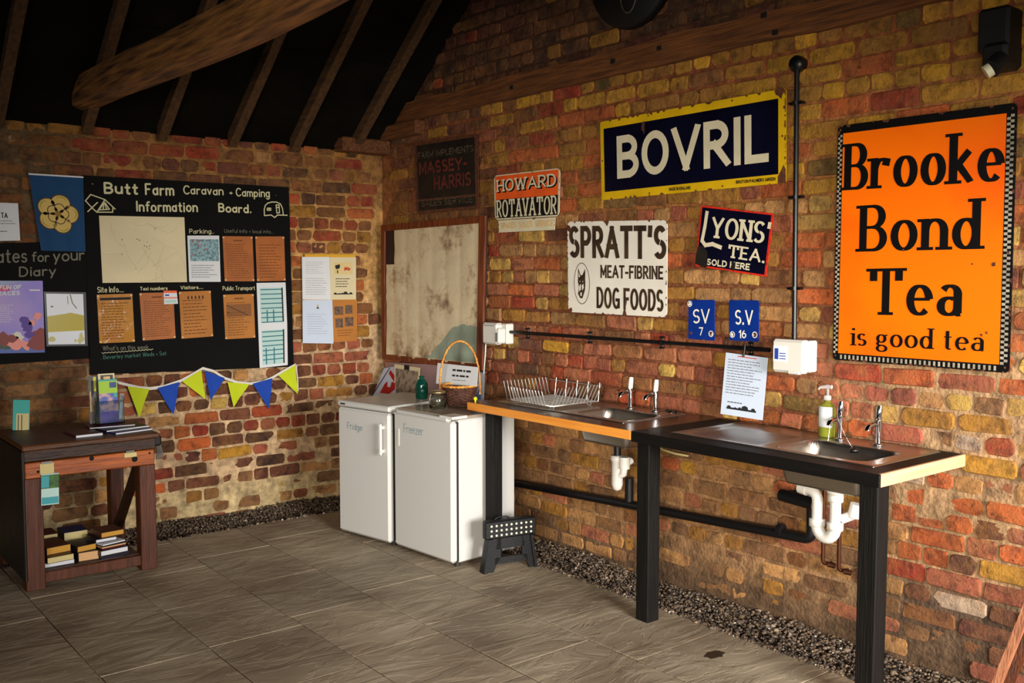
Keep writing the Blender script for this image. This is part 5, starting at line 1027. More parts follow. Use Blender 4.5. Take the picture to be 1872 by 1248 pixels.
# ================================================================== fridge and freezer
mat('fridge_white', (198, 197, 192), .3, spec=.5); mat('fridge_top', (150, 136, 120), .25); mat('gap_dark', (40, 38, 36), .6); mat('marker_blue', (104, 140, 148), .7)
def fridge(label, fl, yaw, w, d, h, z0, kind):
    M = Matrix.Translation((fl[0], fl[1], 0)) @ Matrix.Rotation(yaw, 4, 'Z')     # local: x = depth towards the wall, -y = along the front
    t = thing('fridge' if kind else 'freezer', label, 'fridge' if kind else 'freezer', (fl[0], fl[1], 0)); t0 = .035 if kind else .018
    MB(M).box(.052, -w + .003, z0, d, -.003, h - t0, .008).build('cabinet', 'fridge_white', t)
    dr = MB(M).box(0, -w, z0 + .004, .045, 0, h - (t0 + .006), .014).build('door', 'fridge_white', t)
    MB(M).box(.045, -w + .006, z0 + .01, .052, -.006, h - t0 - .012).build('door_seal', 'gap_dark', t)
    if kind:
        MB(M).box(.0, -w - .001, h - t0, d, .001, h, .009).build('top', 'fridge_white', t); MB(M).box(-.002, -.03, h - .022, .001, -.075, h - .013).build('badge', 'gap_dark', t)
        m = MB(M); y = -w + .045; m.box(-.035, y - .012, h - .29, -.018, y + .012, h - .10, .006); m.box(-.03, y - .011, h - .275, .0, y + .011, h - .255, .004); m.box(-.03, y - .011, h - .135, .0, y + .011, h - .115, .004); m.build('handle', 'white_plastic', dr)
        m = MB(M); m.tube([(.03, -w + .012, h - t0 - .003), (.03, -w + .012, h - t0 + .002)], .008, 8); m.build('hinge', 'grey_plastic', t)
    else:
        MB(M).box(.03, -w + .001, h - t0, d, -.001, h, .005).build('top', 'fridge_top', t); MB(M).box(-.004, -w + .04, h - .028, .032, -.03, h - .006, .005).build('top_trim', 'fridge_white', t)  # freezer top: brown of its reflection put into the base colour
        MB(M).box(.0, -w - .002, h - .012, .11, -w + .11, h + .003, .002).build('hinge_cover', 'white_plastic', t); MB(M).box(-.003, -.04, z0 + .6, .002, -.055, z0 + .7).build('handle_recess', 'white_plastic', dr)
    q = Panel(*[M @ Vector(v) for v in ((-.0015, 0, h), (-.0015, -w, h), (-.0015, -w, 0), (-.0015, 0, 0))])
    a0, a1, b0, b1 = (.2, .50, .80, .85) if kind else (.19, .53, .845, .905)
    q.text('Fridge' if kind else 'Freezer', a0, b0, a1, b1, .0032, .0006, style='hand', jit=.03).build('marker_lettering', 'marker_blue', dr)
    for xx, yy in ((.06, -.03), (.06, -w + .03), (d - .04, -.03), (d - .04, -w + .03)): MB(M).lathe([(.015, 0), (.015, z0 + .004)], (xx, yy, 0), 12).build('foot', 'gap_dark', t)
    return t
fridge('white fridge in the corner with a vertical bar handle', (-.905, -.957), math.radians(10), .475, .56, .84, .02, 1)
fridge('white freezer standing between the fridge and the wooden counter', (-.812, -1.462), math.radians(4.4), .535, .475, .838, .022, 0)

# things on top of them
mat('green_glass', (8, 92, 74), .08, trans=.55, ior=1.5); mat('jar_glass', (230, 236, 230), .03, trans=1.0, ior=1.45); mat('brass_lid', (150, 132, 96), .3, .8)
c = onz(771, 728, .841); t = thing('green_bottle', 'short dark green glass bottle on top of the fridge', 'bottle', c); MB().lathe([(.0, 0), (.036, 0), (.039, .008), (.039, .085), (.036, .1), (.022, .118), (.014, .126), (.014, .134), (.018, .135), (.018, .141), (.012, .142), (.010, .12), (.032, .09), (.035, .01), (0, .008)], c, 24).build('glass', 'green_glass', t)
c = onz(800, 747, .839); t = thing('clip_jar', 'squat clear glass jar with a metal lid on top of the freezer', 'jar', c); MB().lathe([(0, 0), (.044, 0), (.05, .006), (.05, .066), (.042, .08), (.042, .09), (.039, .09), (.039, .08), (.046, .065), (.046, .008), (0, .005)], c, 28).build('glass', 'jar_glass', t)
MB().lathe([(0, .092), (.047, .091), (.048, .103), (.04, .107), (0, .107)], c, 28).build('lid', 'brass_lid', t); MB().tube([c + Vector((-.045, 0, .088)), c + Vector((-.056, .0, .06)), c + Vector((-.052, 0, .03))], .0022, 6).build('wire_clip', 'steel_screw', t)
m = MB()
for k in range(9): a = k * 2.4; m.lathe([(0, 0), (.010, .0), (.010, .003), (0, .003)], c + Vector((.024 * math.cos(a), .024 * math.sin(a), .01 + .0045 * k)), 10)
m.build('coins', 'brass_lid', t, kind='stuff')
mat('wicker', (150, 88, 34), .55, c2=(96, 48, 20), scale=30); mat('wicker_light', (214, 152, 62), .45, c2=(170, 104, 36), scale=25); mat('wicker_dark', (92, 54, 36), .6, c2=(58, 32, 22), scale=40)
c = onz(841, 742, .839); t = thing('wicker_basket', 'wicker basket with a tall hoop handle on top of the freezer', 'basket', c)
rb = lambda h: .066 + .036 * (h / .12) ** .8; NST = 22
m = MB(); m.lathe([(0, .002), (.062, .002), (.064, .008), (0, .01)], c, 24); m.build('basket_base', 'wicker_dark', t)
for r_ in range(13):
    h = .008 + r_ * .0088; m = MB(); pts = [(c.x + (rb(h) + .0035 * math.cos(NST / 2 * th + PI * r_)) * math.cos(th), c.y + (rb(h) + .0035 * math.cos(NST / 2 * th + PI * r_)) * math.sin(th), c.z + h) for th in [2 * PI * k / 66 for k in range(66)]]; m.tube(pts, .0046, 5, closed=True); m.build('weave_row', 'wicker_dark', t)
for k in range(NST):
    th = 2 * PI * k / NST; m = MB(); m.tube([(c.x + rb(h) * math.cos(th), c.y + rb(h) * math.sin(th), c.z + h) for h in (.004, .04, .08, .122)], .003, 5); m.build('stake', 'wicker_dark', t)
for s_ in (0, PI): MB().tube([(c.x + (rb(.12) + .004 * math.sin(14 * th + s_)) * math.cos(th), c.y + (rb(.12) + .004 * math.sin(14 * th + s_)) * math.sin(th), c.z + .124 + .003 * math.cos(14 * th + s_)) for th in [2 * PI * k / 90 for k in range(90)]], .0055, 6, closed=True).build('rim', 'wicker_light', t)
hd = Vector((RT.x, RT.y, 0)).normalized(); HP = []
for k in range(41):
    th = PI * k / 40; y = math.sin(th); HP.append(c + hd * (-.112 * math.cos(th) * (1 if y < .98 else 1)) * (1.06 - .0 * y) + Vector((0, 0, .07 + .315 * y ** .75)))
MB().tube(HP, .0055, 8).build('handle', 'wicker_light', t)
m = MB(); pts = []
for k in range(200):
    i = k / 199 * 40; j = min(39, int(i)); q = HP[j].lerp(HP[j + 1], i - j); d = (HP[j + 1] - HP[j]).normalized(); n_ = d.cross(Vector((FW.x, FW.y, 0)).normalized()).normalized(); o_ = d.cross(n_); a = k * .55; pts.append(q + (n_ * math.cos(a) + o_ * math.sin(a)) * .0065)
m.tube(pts, .0025, 5); m.build('handle_wrap', 'wicker_light', t)
def free_panel(cx_px, depth_pt, pxs):
    """sheet facing the camera side of the wall: corners are pixels on a slanted plane through depth_pt"""
    return None
def sheet_on(label, quad, xs, mt, **k):
    p = Panel(*[onx(*q, x=x) for q, x in zip(quad, xs)]); t = thing('paper_sheet', label, 'paper', p.pt(.5, 0)); p.slab(.0015).build('sheet', mt, t); return p, t
bx = c.x - .11
p, t = sheet_on('white card with small print standing in the wicker basket', ((800, 663), (874, 671), (871, 706), (797, 701)), (bx + .14, bx + .15, bx + .12, bx + .11), 'paper_white'); p.words(.4, .64, .9, .82, 1, fill=.55, word=.09).build('print', 'print_black', t); p.words(.4, .38, .9, .54, 1, fill=.55, word=.09).build('print', 'print_black', t); p.words(.42, .2, .88, .28, 1, fill=.4).build('print', 'print_grey', t)
mat('poster_red', (176, 16, 26), .5); mat('pinkish', (150, 120, 118), .5)
p, t = sheet_on('pink sheet leaning behind the bottle under the map frame', ((704, 662), (812, 667), (812, 722), (704, 720)), (.0, .0, -.03, -.03), 'pinkish')
p, t = sheet_on('white poster with bold red shapes leaning in the corner behind the fridge', ((702, 673), (724, 669), (722, 722), (681, 724)), (-.02, -.02, -.09, -.09), 'paper_blue')
p.polys([[(.52, .78), (.6, .9), (1, .62), (1, .4), (.82, .55)], [(.3, .1), (.42, .42), (.55, .5), (.6, .3), (.75, .28), (.8, .48), (1, .4), (1, .2), (.75, .05)]], .0012).build('red_shapes', 'poster_red', t); p.polys([[(.0, .0), (.55, .98), (.48, .99), (-.06, .0)]], .0012).build('blue_edge', 'cover_blue', t)
p, t = sheet_on('small grey map print on white paper beside the green bottle', ((721, 665), (768, 672), (765, 722), (721, 720)), (-.03, -.03, -.08, -.08), 'paper_cream'); p.rect(.06, .03, .94, .86, .0012).build('map_print', mat('grey_map', (150, 132, 112), .6, c2=(96, 84, 72), scale=26, lo=.44, hi=.6), t); p.rect(.4, .86, .6, 1.02, .002).build('clip', 'hole_black', t)
p, t = sheet_on('pale blue leaflet sheet standing between the basket and the cable', ((868, 676), (886, 679), (884, 733), (862, 732)), (-.03, -.03, -.06, -.06), 'paper_blue'); p.polys([[(.2, .05), (.75, .05), (.8, .65), (.55, .35)]], .001).build('blue_picture', mat('soft_blue', (90, 130, 190), .5), t); p.rect(.35, .96, .8, 1.0, .002).build('clip', 'clip_black', t)

# ================================================================== counters, sinks and taps
wood('oak_top', (44, 22, 14), (62, 34, 20), 'Y', .25, .1); wood('oak_edge', (214, 130, 44), (232, 156, 66), 'Y', .5, .2); wood('black_wood', (9, 8, 7), (17, 14, 12), 'Y', .55, .3, spec=.2); wood('pale_wood', (196, 146, 106), (212, 166, 128), 'X', .5, .15)
wood('black_post', (9, 8, 7), (20, 16, 13), 'Z', .65, .4, spec=.2); mat('stainless', (184, 176, 166), .32, 1.0, bump=.04, bscale=60); mat('chrome', (200, 202, 206), .06, 1.0); mat('tap_white', (226, 222, 206), .3)
ZC = .9
def counter(name, label, x0, x1, y0, y1, sink, top, edge, end, thk=.042):
    t = thing(name, label, 'counter', ((x0 + x1) / 2, (y0 + y1) / 2, ZC - thk)); sx0, sx1, sy0, sy1 = sink; e = .012
    m = MB()
    def ring(xa, xb, ya, yb): m.box(xa, ya, ZC - thk, xb, yb, ZC)
    ring(x0 + e, sx0 + .012, y0 + (e if end else 0), y1); ring(sx1 - .012, x1, y0 + (e if end else 0), y1); ring(sx0 + .012, sx1 - .012, sy1 - .012, y1); ring(sx0 + .012, sx1 - .012, y0 + (e if end else 0), sy0 + .012)
    m.build('worktop', top, t, kind=None); MB().box(x0, y0, ZC - thk, x0 + e, y1, ZC + .0005, .002).build('front_edge', edge, t)
    if end: MB().box(x0 + e, y0, ZC - thk, x1, y0 + e, ZC + .0004, .001).build('end_edge', end, t)
    return t
def sink(label, x0, x1, y0, y1, bx0, bx1, by0, by1, depth, gy0, gy1):
    t = thing('sink', label, 'sink', ((bx0 + bx1) / 2, (by0 + by1) / 2, ZC)); nx, ny = 74, 150; vs = []; fs = []
    def H(x, y):
        e = min(x - x0, x1 - x, y - y0, y1 - y); h = .004 * sm(e, 0, .004) - .0045 * sm(e, .012, .022)
        cx_, cy_, hx, hy = (bx0 + bx1) / 2, (by0 + by1) / 2, (bx1 - bx0) / 2, (by1 - by0) / 2; R_ = .06
        qx, qy = abs(x - cx_) - (hx - R_), abs(y - cy_) - (hy - R_); d = math.hypot(max(qx, 0), max(qy, 0)) + min(max(qx, qy), 0) - R_
        if d < 0:
            b = sm(-d, 0, .045); dd = math.hypot(x - cx_, y - cy_); h -= depth * (b ** .8) * (1 - .0) + .006 * (1 - sm(dd, .0, .1)) * (b > .9)
        elif bx0 - .01 < x < bx1 + .0 and gy0 < y < gy1 or bx0 - .01 < x < bx1 and gy0 < y < gy1:
            k = sm(min(y - gy0, gy1 - y), 0, .03) * sm(min(x - bx0 + .01, bx1 - x), 0, .012); h -= k * (.003 + .0022 * math.cos((x - bx0) * 2 * PI / .026))
        return h
    xs = [x0 + (x1 - x0) * i / nx for i in range(nx + 1)]; ys = [y0 + (y1 - y0) * j / ny for j in range(ny + 1)]
    for x in xs:
        for y in ys: vs.append((x, y, ZC + .001 + H(x, y)))
    for i in range(nx):
        for j in range(ny): a = i * (ny + 1) + j; fs.append((a, a + ny + 1, a + ny + 2, a + 1))
    o = MB().add(vs, fs, True).build('bowl_and_drainer', 'stainless', t); sd = o.modifiers.new('thickness', 'SOLIDIFY'); sd.thickness = .0012; sd.offset = -1
    cx_, cy_ = (bx0 + bx1) / 2, (by0 + by1) / 2; MB().lathe([(0, 0), (.035, 0), (.037, .003), (.03, .004), (.0, .002)], (cx_, cy_, ZC - depth - .004), 20).build('plug_hole', 'chrome', t)
    yo = by1 + .0; MB().lathe([(0, -.002), (.013, -.002), (.013, .002), (0, .002)], (bx1 - .03, by0 + .055 + .0, ZC - .035), 14, 'X').build('overflow', 'hole_black', t)
    return t
S1 = (-.47, -.01, -3.0, -2.0); S2 = (-.50, -.0, -4.335, -3.33)
ct1 = counter('wooden_counter', 'dark topped wooden counter with an orange wood front edge beside the freezer', -.603, XB - .03, -3.178, -1.905, S1, 'oak_top', 'oak_edge', None)
ct2 = counter('black_counter', 'black counter with a pale wood end under the orange sign', -.603, XB - .03, -4.42, -3.183, S2, 'black_wood', 'black_wood', 'pale_wood', .048)
sink('stainless sink set in the wooden counter, drainer under the dish rack', *S1[:2], S1[2], S1[3], -.40, -.13, -2.955, -2.56, .15, -2.5, -2.05)
sink('stainless sink set in the black counter with ribbed drainer', *S2[:2], S2[2], S2[3], -.435, -.135, -4.255, -3.83, .15, -3.78, -3.39)
def post(x, y, w, z1, par, mt='black_post', z0=0.0): return MB().box(x, y - w, z0, x + w, y, z1, .004).build('leg', mt, par)
l1 = onz(905, 1010, 0)
post(-.555, -2.008, .07, ZC - .043, ct1); 
post(-.545, -3.165, .078, ZC - .049, ct2); post(-.545, -4.305, .078, ZC - .049, ct2); 
MB().box(-.565, -4.40, ZC - .075, -.55, -3.19, ZC - .052).build('front_rail', 'black_wood', ct2) if False else None
MB().box(.026, -4.3, .79, XB - .014, -3.45, .85, .004).build('wall_batten', wood('batten', (84, 50, 26), (120, 76, 40), 'Y', .6) or 'batten', ct2)
def tap(label, pos, white, ang=0.0):
    c = Vector(pos); t = thing('tap', label, 'tap', c); d = Vector((-math.cos(ang), math.sin(ang), 0)); hm = 'tap_white' if white else 'chrome'
    MB().lathe([(0, 0), (.024, 0), (.024, .006), (.014, .010), (0, .011)], c, 20).build('base_flange', 'chrome', t)
    MB().tube([c + Vector((0, 0, .008)), c + Vector((0, 0, .05)), c + Vector((0, 0, .095)), c + d * .004 + Vector((0, 0, .108))], [.0125, .0115, .014, .012], 14).build('body', 'chrome', t)
    MB().tube([c + Vector((0, 0, .088)), c + d * .03 + Vector((0, 0, .092)), c + d * .05 + Vector((0, 0, .089)), c + d * .066 + Vector((0, 0, .080)), c + d * .069 + Vector((0, 0, .068))], [.010, .0095, .0095, .0105, .0115], 12).build('spout', 'chrome', t)
    MB().tube([c + Vector((0, 0, .104)), c + Vector((0, 0, .112)), c + d * -.004 + Vector((0, 0, .150)), c + d * -.006 + Vector((0, 0, .168))], [.009, .0125, .0125, .010], 14).build('handle', hm, t)
    return t
for lab, u, v, w_, x in (('chrome tap with white lever, nearer the dish rack of the two', 1152, 752, 1, -.075), ('chrome tap with white lever beside the black scourer', 1198, 759, 1, -.06), ('chrome tap standing by the soap bottle with a plug chain on it', 1535, 801, 0, -.07), ('chrome tap nearest the pale end of the black counter', 1605, 813, 0, -.065)):
    q = onx(u, v, x); tap(lab, (x, q.y, ZC + .001), w_, .15)
# plug on its bead chain, hanging from the tap
q = onx(1535, 801, -.07); m = MB(); e = onx(1561, 822, -.2); s0 = Vector((-.09, q.y, 1.0)); t = thing('sink_plug', 'black sink plug hanging on a chain from the tap by the soap bottle', 'plug', e)
for k in range(26): f = k / 25; z_ = s0.lerp(e, f); m.lathe([(0, -.0022), (.0022, 0), (0, .0022)], z_ + Vector((0, 0, -.012 * math.sin(PI * f))), 6)
m.build('bead_chain', 'chrome', t, kind='stuff'); fixn(MB().lathe([(0, 0), (.018, 0), (.022, .012), (.014, .016), (.004, .02), (0, .02)], (e.x, e.y, e.z - .01), 16).build('plug', 'black_plastic', t))
q2 = onx(1517, 765, -.12); m = MB(); m.tube([q2, q2 + Vector((0, -.001, -.04)), q2 + Vector((-.01, .0, -.1))], .0012, 5); tag(m.build('thin_chain', 'chrome'), 'thin chain hanging straight down from the spout over the second bowl', 'chain')
# scourer and cloth by the tap
q = onz(1228, 757, ZC + .003); t = thing('wire_scourer', 'tangle of dark wire scourer lying behind the tap', 'scourer', q)
for k in range(5):
    R = random.Random(k); pts = [q + Vector((R.uniform(-.02, .02), -.045 + .09 * i / 14 + R.uniform(-.01, .01), .006 + R.uniform(0, .014))) for i in range(14)]; MB().tube(pts, .0022, 5).build('strand', 'black_plastic' if k % 2 else 'steel_screw', t)
q = Vector((-.575, -1.945, ZC)); t = thing('knob', 'small yellow knob on the corner of the wooden counter', 'knob', q); MB().lathe([(0, 0), (.005, 0), (.005, .012), (.011, .018), (.011, .026), (.006, .032), (0, .033)], q, 14).build('knob', 'leaf_yellow', t)
# dish rack
mat('rack_wire', (214, 214, 208), .35, .8)
t = thing('dish_rack', 'silver wire dish rack on the drainer of the wooden counter', 'dish rack', (-.27, -2.3, ZC)); x0, x1, y0, y1 = -.45, -.12, -2.46, -2.07; zb = ZC + .022; r = .0027
def wire(pts, nm='wire', rr=r): return MB().tube(pts, rr, 6).build(nm, 'rack_wire', t)
for z, e in ((zb, 0.0), (zb + .105, .03)): MB().tube([(x0 - e * .3, y0 - e, z), (x1 + e * .3, y0 - e, z), (x1 + e * .3, y1 + e, z), (x0 - e * .3, y1 + e, z)], .003, 6, closed=True).build('rim_wire', 'rack_wire', t) if z == zb else None
for k in range(15): y = y0 + .015 + (y1 - y0 - .03) * k / 14; wire([(x0, y, zb), (x1, y, zb)], 'floor_wire')
for k in range(4): x = x0 + .06 + (x1 - x0 - .12) * k / 3; wire([(x, y0, zb), (x, y1, zb)], 'floor_wire')
for k in range(13): x = x0 + .01 + (x1 - x0 - .02) * k / 12; wire([(x, y1 - .03, zb), (x, y1 + .005, zb), (x, y1 + .04, zb + .098)], 'plate_prong'); 
for k in range(13): x = x0 + .01 + (x1 - x0 - .02) * k / 12; wire([(x, y0 + .06, zb), (x, y0 + .02, zb), (x, y0 - .035, zb + .098)], 'plate_prong')
for k in range(12): y = y1 - .05 - .026 * k; wire([(x0 + .03, y, zb), (x0 - .005, y, zb), (x0 - .02, y + .012, zb + .075)], 'plate_prong')
for k in range(5): y = y1 - .03 - .09 * k; wire([(x1, y, zb), (x1 + .012, y, zb + .10)], 'plate_prong')
wire([(x1 + .01, y1 + .03, zb + .085), (x1 + .01, y1 - .38, zb + .085)], 'back_wire')
for xx, yy in ((x0 + .03, y0 + .04), (x0 + .03, y1 - .04), (x1 - .03, y0 + .04), (x1 - .03, y1 - .04)): wire([(xx, yy - .02, zb), (xx, yy - .012, zb - .02), (xx, yy + .012, zb - .02), (xx, yy + .02, zb)], 'foot')
# soap bottle
mat('soap_clear', (206, 214, 90), .08, trans=.75, ior=1.38); mat('clear_pump', (226, 222, 218), .15, trans=.6); mat('soap_green', (176, 176, 20), .15, trans=.3)
q = onx(1508, 788, -.06); c = Vector((-.045, q.y, ZC + .002)); t = thing('soap_bottle', 'pump bottle of green washing up liquid with white label behind the tap', 'bottle', c)
MB().lathe([(0, 0), (.034, 0), (.037, .006), (.037, .12), (.03, .142), (.013, .153), (.013, .163), (0, .163)], c, 24, sx=.75, sy=1.05).build('bottle_body', 'soap_clear', t); MB().lathe([(0, .002), (.033, .002), (.0355, .008), (.0355, .06), (0, .06)], c, 24, sx=.74, sy=1.03).build('liquid', 'soap_green', t)
vs = []
for j in range(2):
    for k in range(9): th = math.radians(118 + 15.5 * k); vs.append((c.x + .0378 * .75 * math.cos(th), c.y + .0378 * 1.05 * math.sin(th), c.z + (.045 if j == 0 else .135)))
o = MB().add(vs, [(k, k + 1, 9 + k + 1, 9 + k) for k in range(8)], True).build('label', 'paper_white', t); sd = o.modifiers.new('t', 'SOLIDIFY'); sd.thickness = .0008; sd.offset = 1
MB().lathe([(0, .163), (.016, .163), (.016, .182), (.006, .184), (.006, .215), (0, .215)], c, 14).build('pump_collar', 'clear_pump', t); MB().tube([c + Vector((.0, -.02, .222)), c + Vector((0, 0, .222)), c + Vector((-.012, .03, .218)), c + Vector((-.014, .038, .208))], [.009, .010, .006, .005], 8).build('pump_spout', 'clear_pump', t)

# ================================================================== plumbing under the counters
mat('copper', (84, 48, 32), .5, .8); mat('waste_black', (13, 13, 14), .4); mat('trap_white', (206, 202, 194), .35); mat('washer_orange', (230, 96, 10), .5)
W0 = onx(940, 882, .0); W1 = onx(1484, 990, -.0); W2 = onx(1484, 905, -.0)
t = thing('waste_pipe', 'black waste pipe running low along the bricks under both counters', 'pipe', W0); R_ = .024
def bend(a, b, c_, r=.045, n=6):
    a, b, c_ = Vector(a), Vector(b), Vector(c_); p_ = b + (a - b).normalized() * r; q_ = b + (c_ - b).normalized() * r; return [p_.lerp(b, s_ / n).lerp(b.lerp(q_, s_ / n), s_ / n) for s_ in range(n + 1)]
W1 = Vector((0, W1.y, W1.z + .01)); P3 = Vector((.0, W1.y, .60)); P4 = onx(1440, 910, -.04)
MB().tube([W0] + bend(W0, W1, P3) + [P3 - Vector((0, 0, .05))], R_, 14).build('pipe_run', 'waste_black', t)
P5 = onx(1432, 905, -.09); P6 = onx(1490, 922, -.12); MB().tube([onx(1484, 962, -.0)] + bend(onx(1484, 962, -.0), onx(1484, 905, -.02), P5, .04) + [P5], R_, 14).build('riser_elbow', 'waste_black', t); MB().tube([P5 + Vector((0, .01, 0)), P5.lerp(P6, .5), P6], .028, 14).build('socket', 'waste_black', t)
m = MB(); q = onx(1427, 968, .0); MB().tube([q + Vector((0, .012, 0)), q - Vector((0, .012, 0))], R_ + .005, 14).build('clip', 'waste_black', t); q = onx(1150, 916, .0); MB().tube([q, q + Vector((-.0, 0, .13))], R_, 12).build('branch', 'waste_black', t)
# white P trap of the second sink
tx, ty = (-.285), -4.0425; c = Vector((tx, ty, 0)); t = thing('waste_trap', 'white plastic U trap under the second sink in the black counter', 'waste trap', (tx, ty, .5))
zt = ZC - .15 - .006; u2 = Vector((0, .085, 0))
MB().lathe([(.024, 0), (.036, 0), (.036, -.02), (.03, -.028), (.024, -.028)], (tx, ty, zt), 20).build('flange', 'trap_white', t); MB().lathe([(.0, 0), (.031, 0), (.031, -.03), (.0, -.03)], (tx, ty, zt - .028), 20).build('nut', 'trap_white', t)
pz = zt - .165; MB().tube([(tx, ty, zt - .05), (tx, ty, pz)], .0225, 16).build('down_pipe', 'trap_white', t)
arc = [Vector((tx, ty + .0425 - .0425 * math.cos(PI * k / 12), pz - .052 * math.sin(PI * k / 12))) for k in range(13)]; MB().tube(arc, .026, 16).build('u_bend', 'trap_white', t)
for yy in (0, .085): MB().lathe([(0, -.012), (.033, -.012), (.033, .02), (0, .02)], (tx, ty + yy, pz), 20).build('nut', 'trap_white', t)
up = Vector((tx, ty + .085, pz)); MB().tube([up, up + Vector((0, 0, .07))] + bend(up + Vector((0, 0, .07)), up + Vector((0, 0, .13)), up + Vector((0, .08, .14)), .04) + [up + Vector((0, .062, .138))], .023, 14).build('outlet_bend', 'trap_white', t); MB().tube([up + Vector((0, .05, .135)), up + Vector((0, .085, .14))], .029, 14).build('nut', 'trap_white', t)
MB().tube([(tx + .02, ty - .02, zt - .13), (tx + .03, ty - .075, zt - .10)], .02, 12).build('side_inlet', 'trap_white', t); MB().tube([(tx + .03, ty - .065, zt - .115), (tx + .035, ty - .075, zt - .06)], .026, 12).build('side_cap', 'trap_white', t)
q = up + Vector((.03, .03, .06)); MB().tube([q, q + Vector((0, .006, 0))], .022, 12).build('orange_washer', 'washer_orange', t)
# bottle trap of the first sink
tx, ty = -.265, -2.7575; t = thing('bottle_trap', 'white bottle trap under the first sink in the wooden counter', 'waste trap', (tx, ty, .5)); MB().tube([(tx, ty, zt), (tx, ty, zt - .06)], .019, 14).build('tail_piece', 'waste_black', t)
MB().lathe([(0, -.06), (.034, -.06), (.034, -.085), (.029, -.09), (.029, -.21), (.022, -.235), (0, -.245)], (tx, ty, zt), 22).build('trap_body', 'trap_white', t); MB().tube([(tx, ty - .02, zt - .16), (tx, ty - .045, zt - .15), (tx + .005, ty - .05, zt - .1), (tx + .05, ty - .05, zt - .085)], .018, 12).build('outlet', 'trap_white', t); MB().tube([(tx, ty - .052, zt - .12), (tx, ty - .052, zt - .06)], .028, 12).build('nut', 'trap_white', t)
# copper supply pipes
for lab, u, va, vb in (('brown copper supply pipe, the one nearer the black waste elbow', 1504, 905, 1030), ('brown copper supply pipe ending lower behind the white trap', 1533, 905, 1043)):
    a, b = onx(u, va, .0), onx(u, vb, .0); a.z = .85; b = Vector((0, onx(u, vb, .0).y, b.z)); a.y = b.y; t = thing('supply_pipe', lab, 'pipe', b); MB().tube([a] + bend(a, b, b + Vector((.05, -.03, 0)), .02) + [b + Vector((.04, -.024, 0))], .0085, 10).build('pipe_run', 'copper', t); MB().tube([b + Vector((.01, -.02, .0)), b + Vector((.02, -.05, -.002))], .012, 10).build('elbow_fitting', 'copper', t)
for k, lab in ((0, 'upper horizontal copper pipe under the black counter'), (1, 'lower horizontal copper pipe under the black counter')):
    z = .775 - k * .03; t = thing('supply_pipe', lab, 'pipe', (.02, -3.7, z)); MB().tube([(.02, -2.9, z + .01), (.015, -3.4, z), (.015, -3.8, z - .005), (.015, -4.02, z)], .008, 8).build('pipe_run', 'copper', t)
    q = onx(1267, 833, .0); MB().box(-.002, q.y - .012, z - .014, .03, q.y + .008, z + .012, .004).build('pipe_clip', 'trap_white', t)
m = MB(); m.tube([onx(1198, 812, .0), onx(1212, 822, .0), onx(1235, 829, .0), onx(1258, 833, .01)], .006, 8); tag(m.build('white_hose', 'pages_cream'), 'short cream cable curving behind the black counter leg', 'cable')
# folding step stool
mat('stool_black', (9, 10, 11), .5, bump=.15, bscale=120); mat('stool_dot', (226, 214, 186), .5)
SL, SR = onz(883, 1047, 0), onz(977, 1033, 0); ax = (SR - SL); wS = ax.length; ax.normalize(); ay = Vector((0, 0, 1)).cross(ax); M = Matrix(((ax.x, ay.x, 0, SL.x), (ax.y, ay.y, 0, SL.y), (0, 0, 1, 0), (0, 0, 0, 1)))
t = thing('step_stool', 'black folding step stool with white dots standing folded by the counter leg', 'step stool', (SL.x, SL.y, 0))
MB(M).box(.0, -.03, .185, wS - .005, .012, .285, .008).build('seat_panel', 'stool_black', t); MB(M).box(.015, .012, .19, wS - .02, .04, .28, .006).build('folded_panel', 'stool_black', t)
w = wS
def sp(pts, nm, y0=-.018, y1=.0): m = MB(M); m.hexa([(x, y0, z) for x, z in pts], [(x, y1, z) for x, z in pts]); return fixn(m.build(nm, 'stool_black', t))
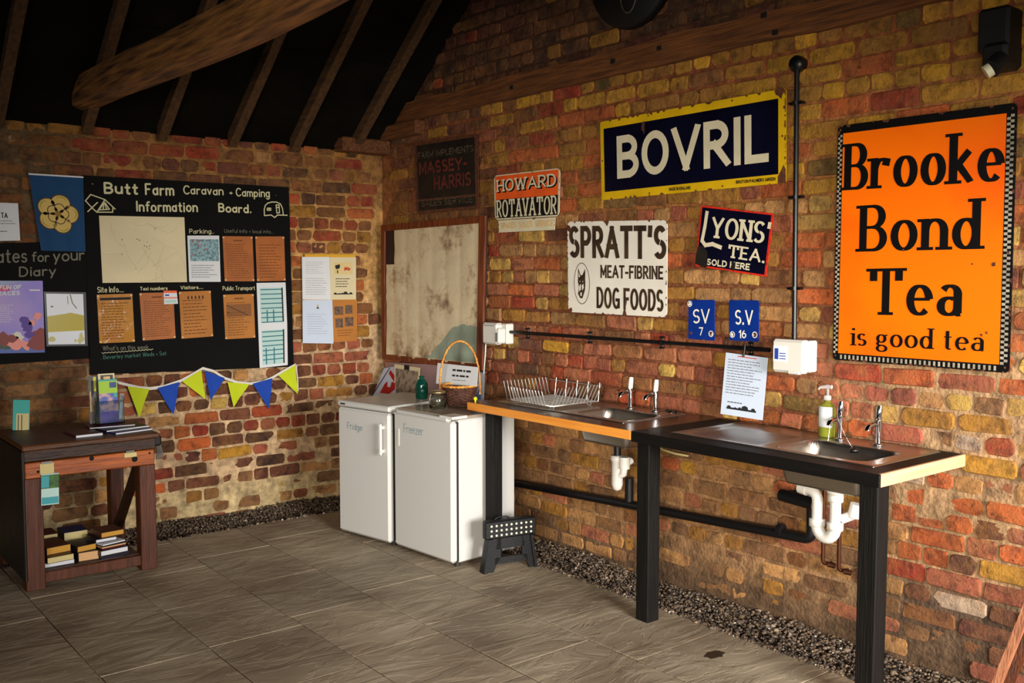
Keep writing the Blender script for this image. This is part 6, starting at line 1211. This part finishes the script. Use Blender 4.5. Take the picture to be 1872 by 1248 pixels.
sp([(-.005, 0), (.055, 0), (.078, .05), (.10, .078), (.10, .19), (.03, .19)], 'leg'); sp([(w - .04, .0), (w + .002, .0), (w - .03, .19), (w - .085, .19), (w - .085, .078), (w - .06, .05)], 'leg'); sp([(.07, .125), (w - .07, .125), (w - .08, .185), (.08, .185)], 'cross_panel'); sp([(.06, .042), (w - .05, .042), (w - .055, .078), (.062, .078)], 'cross_bar'); sp([(-.008, .0), (.012, 0), (.045, .185), (.025, .185)], 'side_flange', -.03, .03); sp([(w - .012, .0), (w + .006, 0), (w - .025, .185), (w - .04, .185)], 'side_flange', -.03, .03)
for r_ in range(3):
    for k in range(9): MB(M).lathe([(0, -.0325), (.0062, -.0322), (.0068, -.029), (0, -.029)], (.038 + k * (w - .075) / 8, 0, .205 + r_ * .0265), 8, 'Y').build('dot', 'stool_dot', t)
MB(M).tube([(.07, .0, .287), (.09, -.0, .297), (.14, 0, .297), (.16, 0, .287)], .004, 6).build('carry_handle', 'stool_black', t)
# timbers leaning at the lower right corner, a small bright object beyond
wood('lean_wood', (120, 70, 44), (160, 104, 70), 'Z', .6)
for lab, (ua, va), (ub, vb), xx, rr, mt in (('slim light brown timber leaning at the lower right corner', (1822, 1252), (1905, 1045), -.42, .013, 'lean_wood'), ('dark red brown timber leaning beside the light one', (1840, 1256), (1925, 1052), -.35, .015, 'table_leg_wood')):
    a, b = onx(ua, va, xx), onx(ub, vb, xx + .12); d = (a - b).normalized(); a = b + d * ((b.z - .0) / -d.z) if d.z < 0 else a; b2 = b - d * .35
    n_ = d.cross(Vector((1, 0, 0))).normalized(); m_ = d.cross(n_); m = MB(); m.hexa([a + n_ * rr + m_ * rr, a - n_ * rr + m_ * rr, a - n_ * rr - m_ * rr, a + n_ * rr - m_ * rr], [b2 + n_ * rr + m_ * rr, b2 - n_ * rr + m_ * rr, b2 - n_ * rr - m_ * rr, b2 + n_ * rr - m_ * rr]); o = fixn(m.build('timber', mt)); tag(o, lab, 'timber')
# oil stain on the paving is colour only: a thin film
a = onz(1305, 1197, .0016); m = MB(); R = random.Random(5); pts = [(a.x + .055 * R.uniform(.7, 1.2) * math.cos(k * PI / 8), a.y + .035 * R.uniform(.7, 1.2) * math.sin(k * PI / 8), .0022) for k in range(16)]; m.add(pts, [tuple(range(16))]); tag(m.build('stain', mat('stain_dark', (46, 34, 24), .5)), 'small dark oil stain on the paving near the black counter', 'stain')
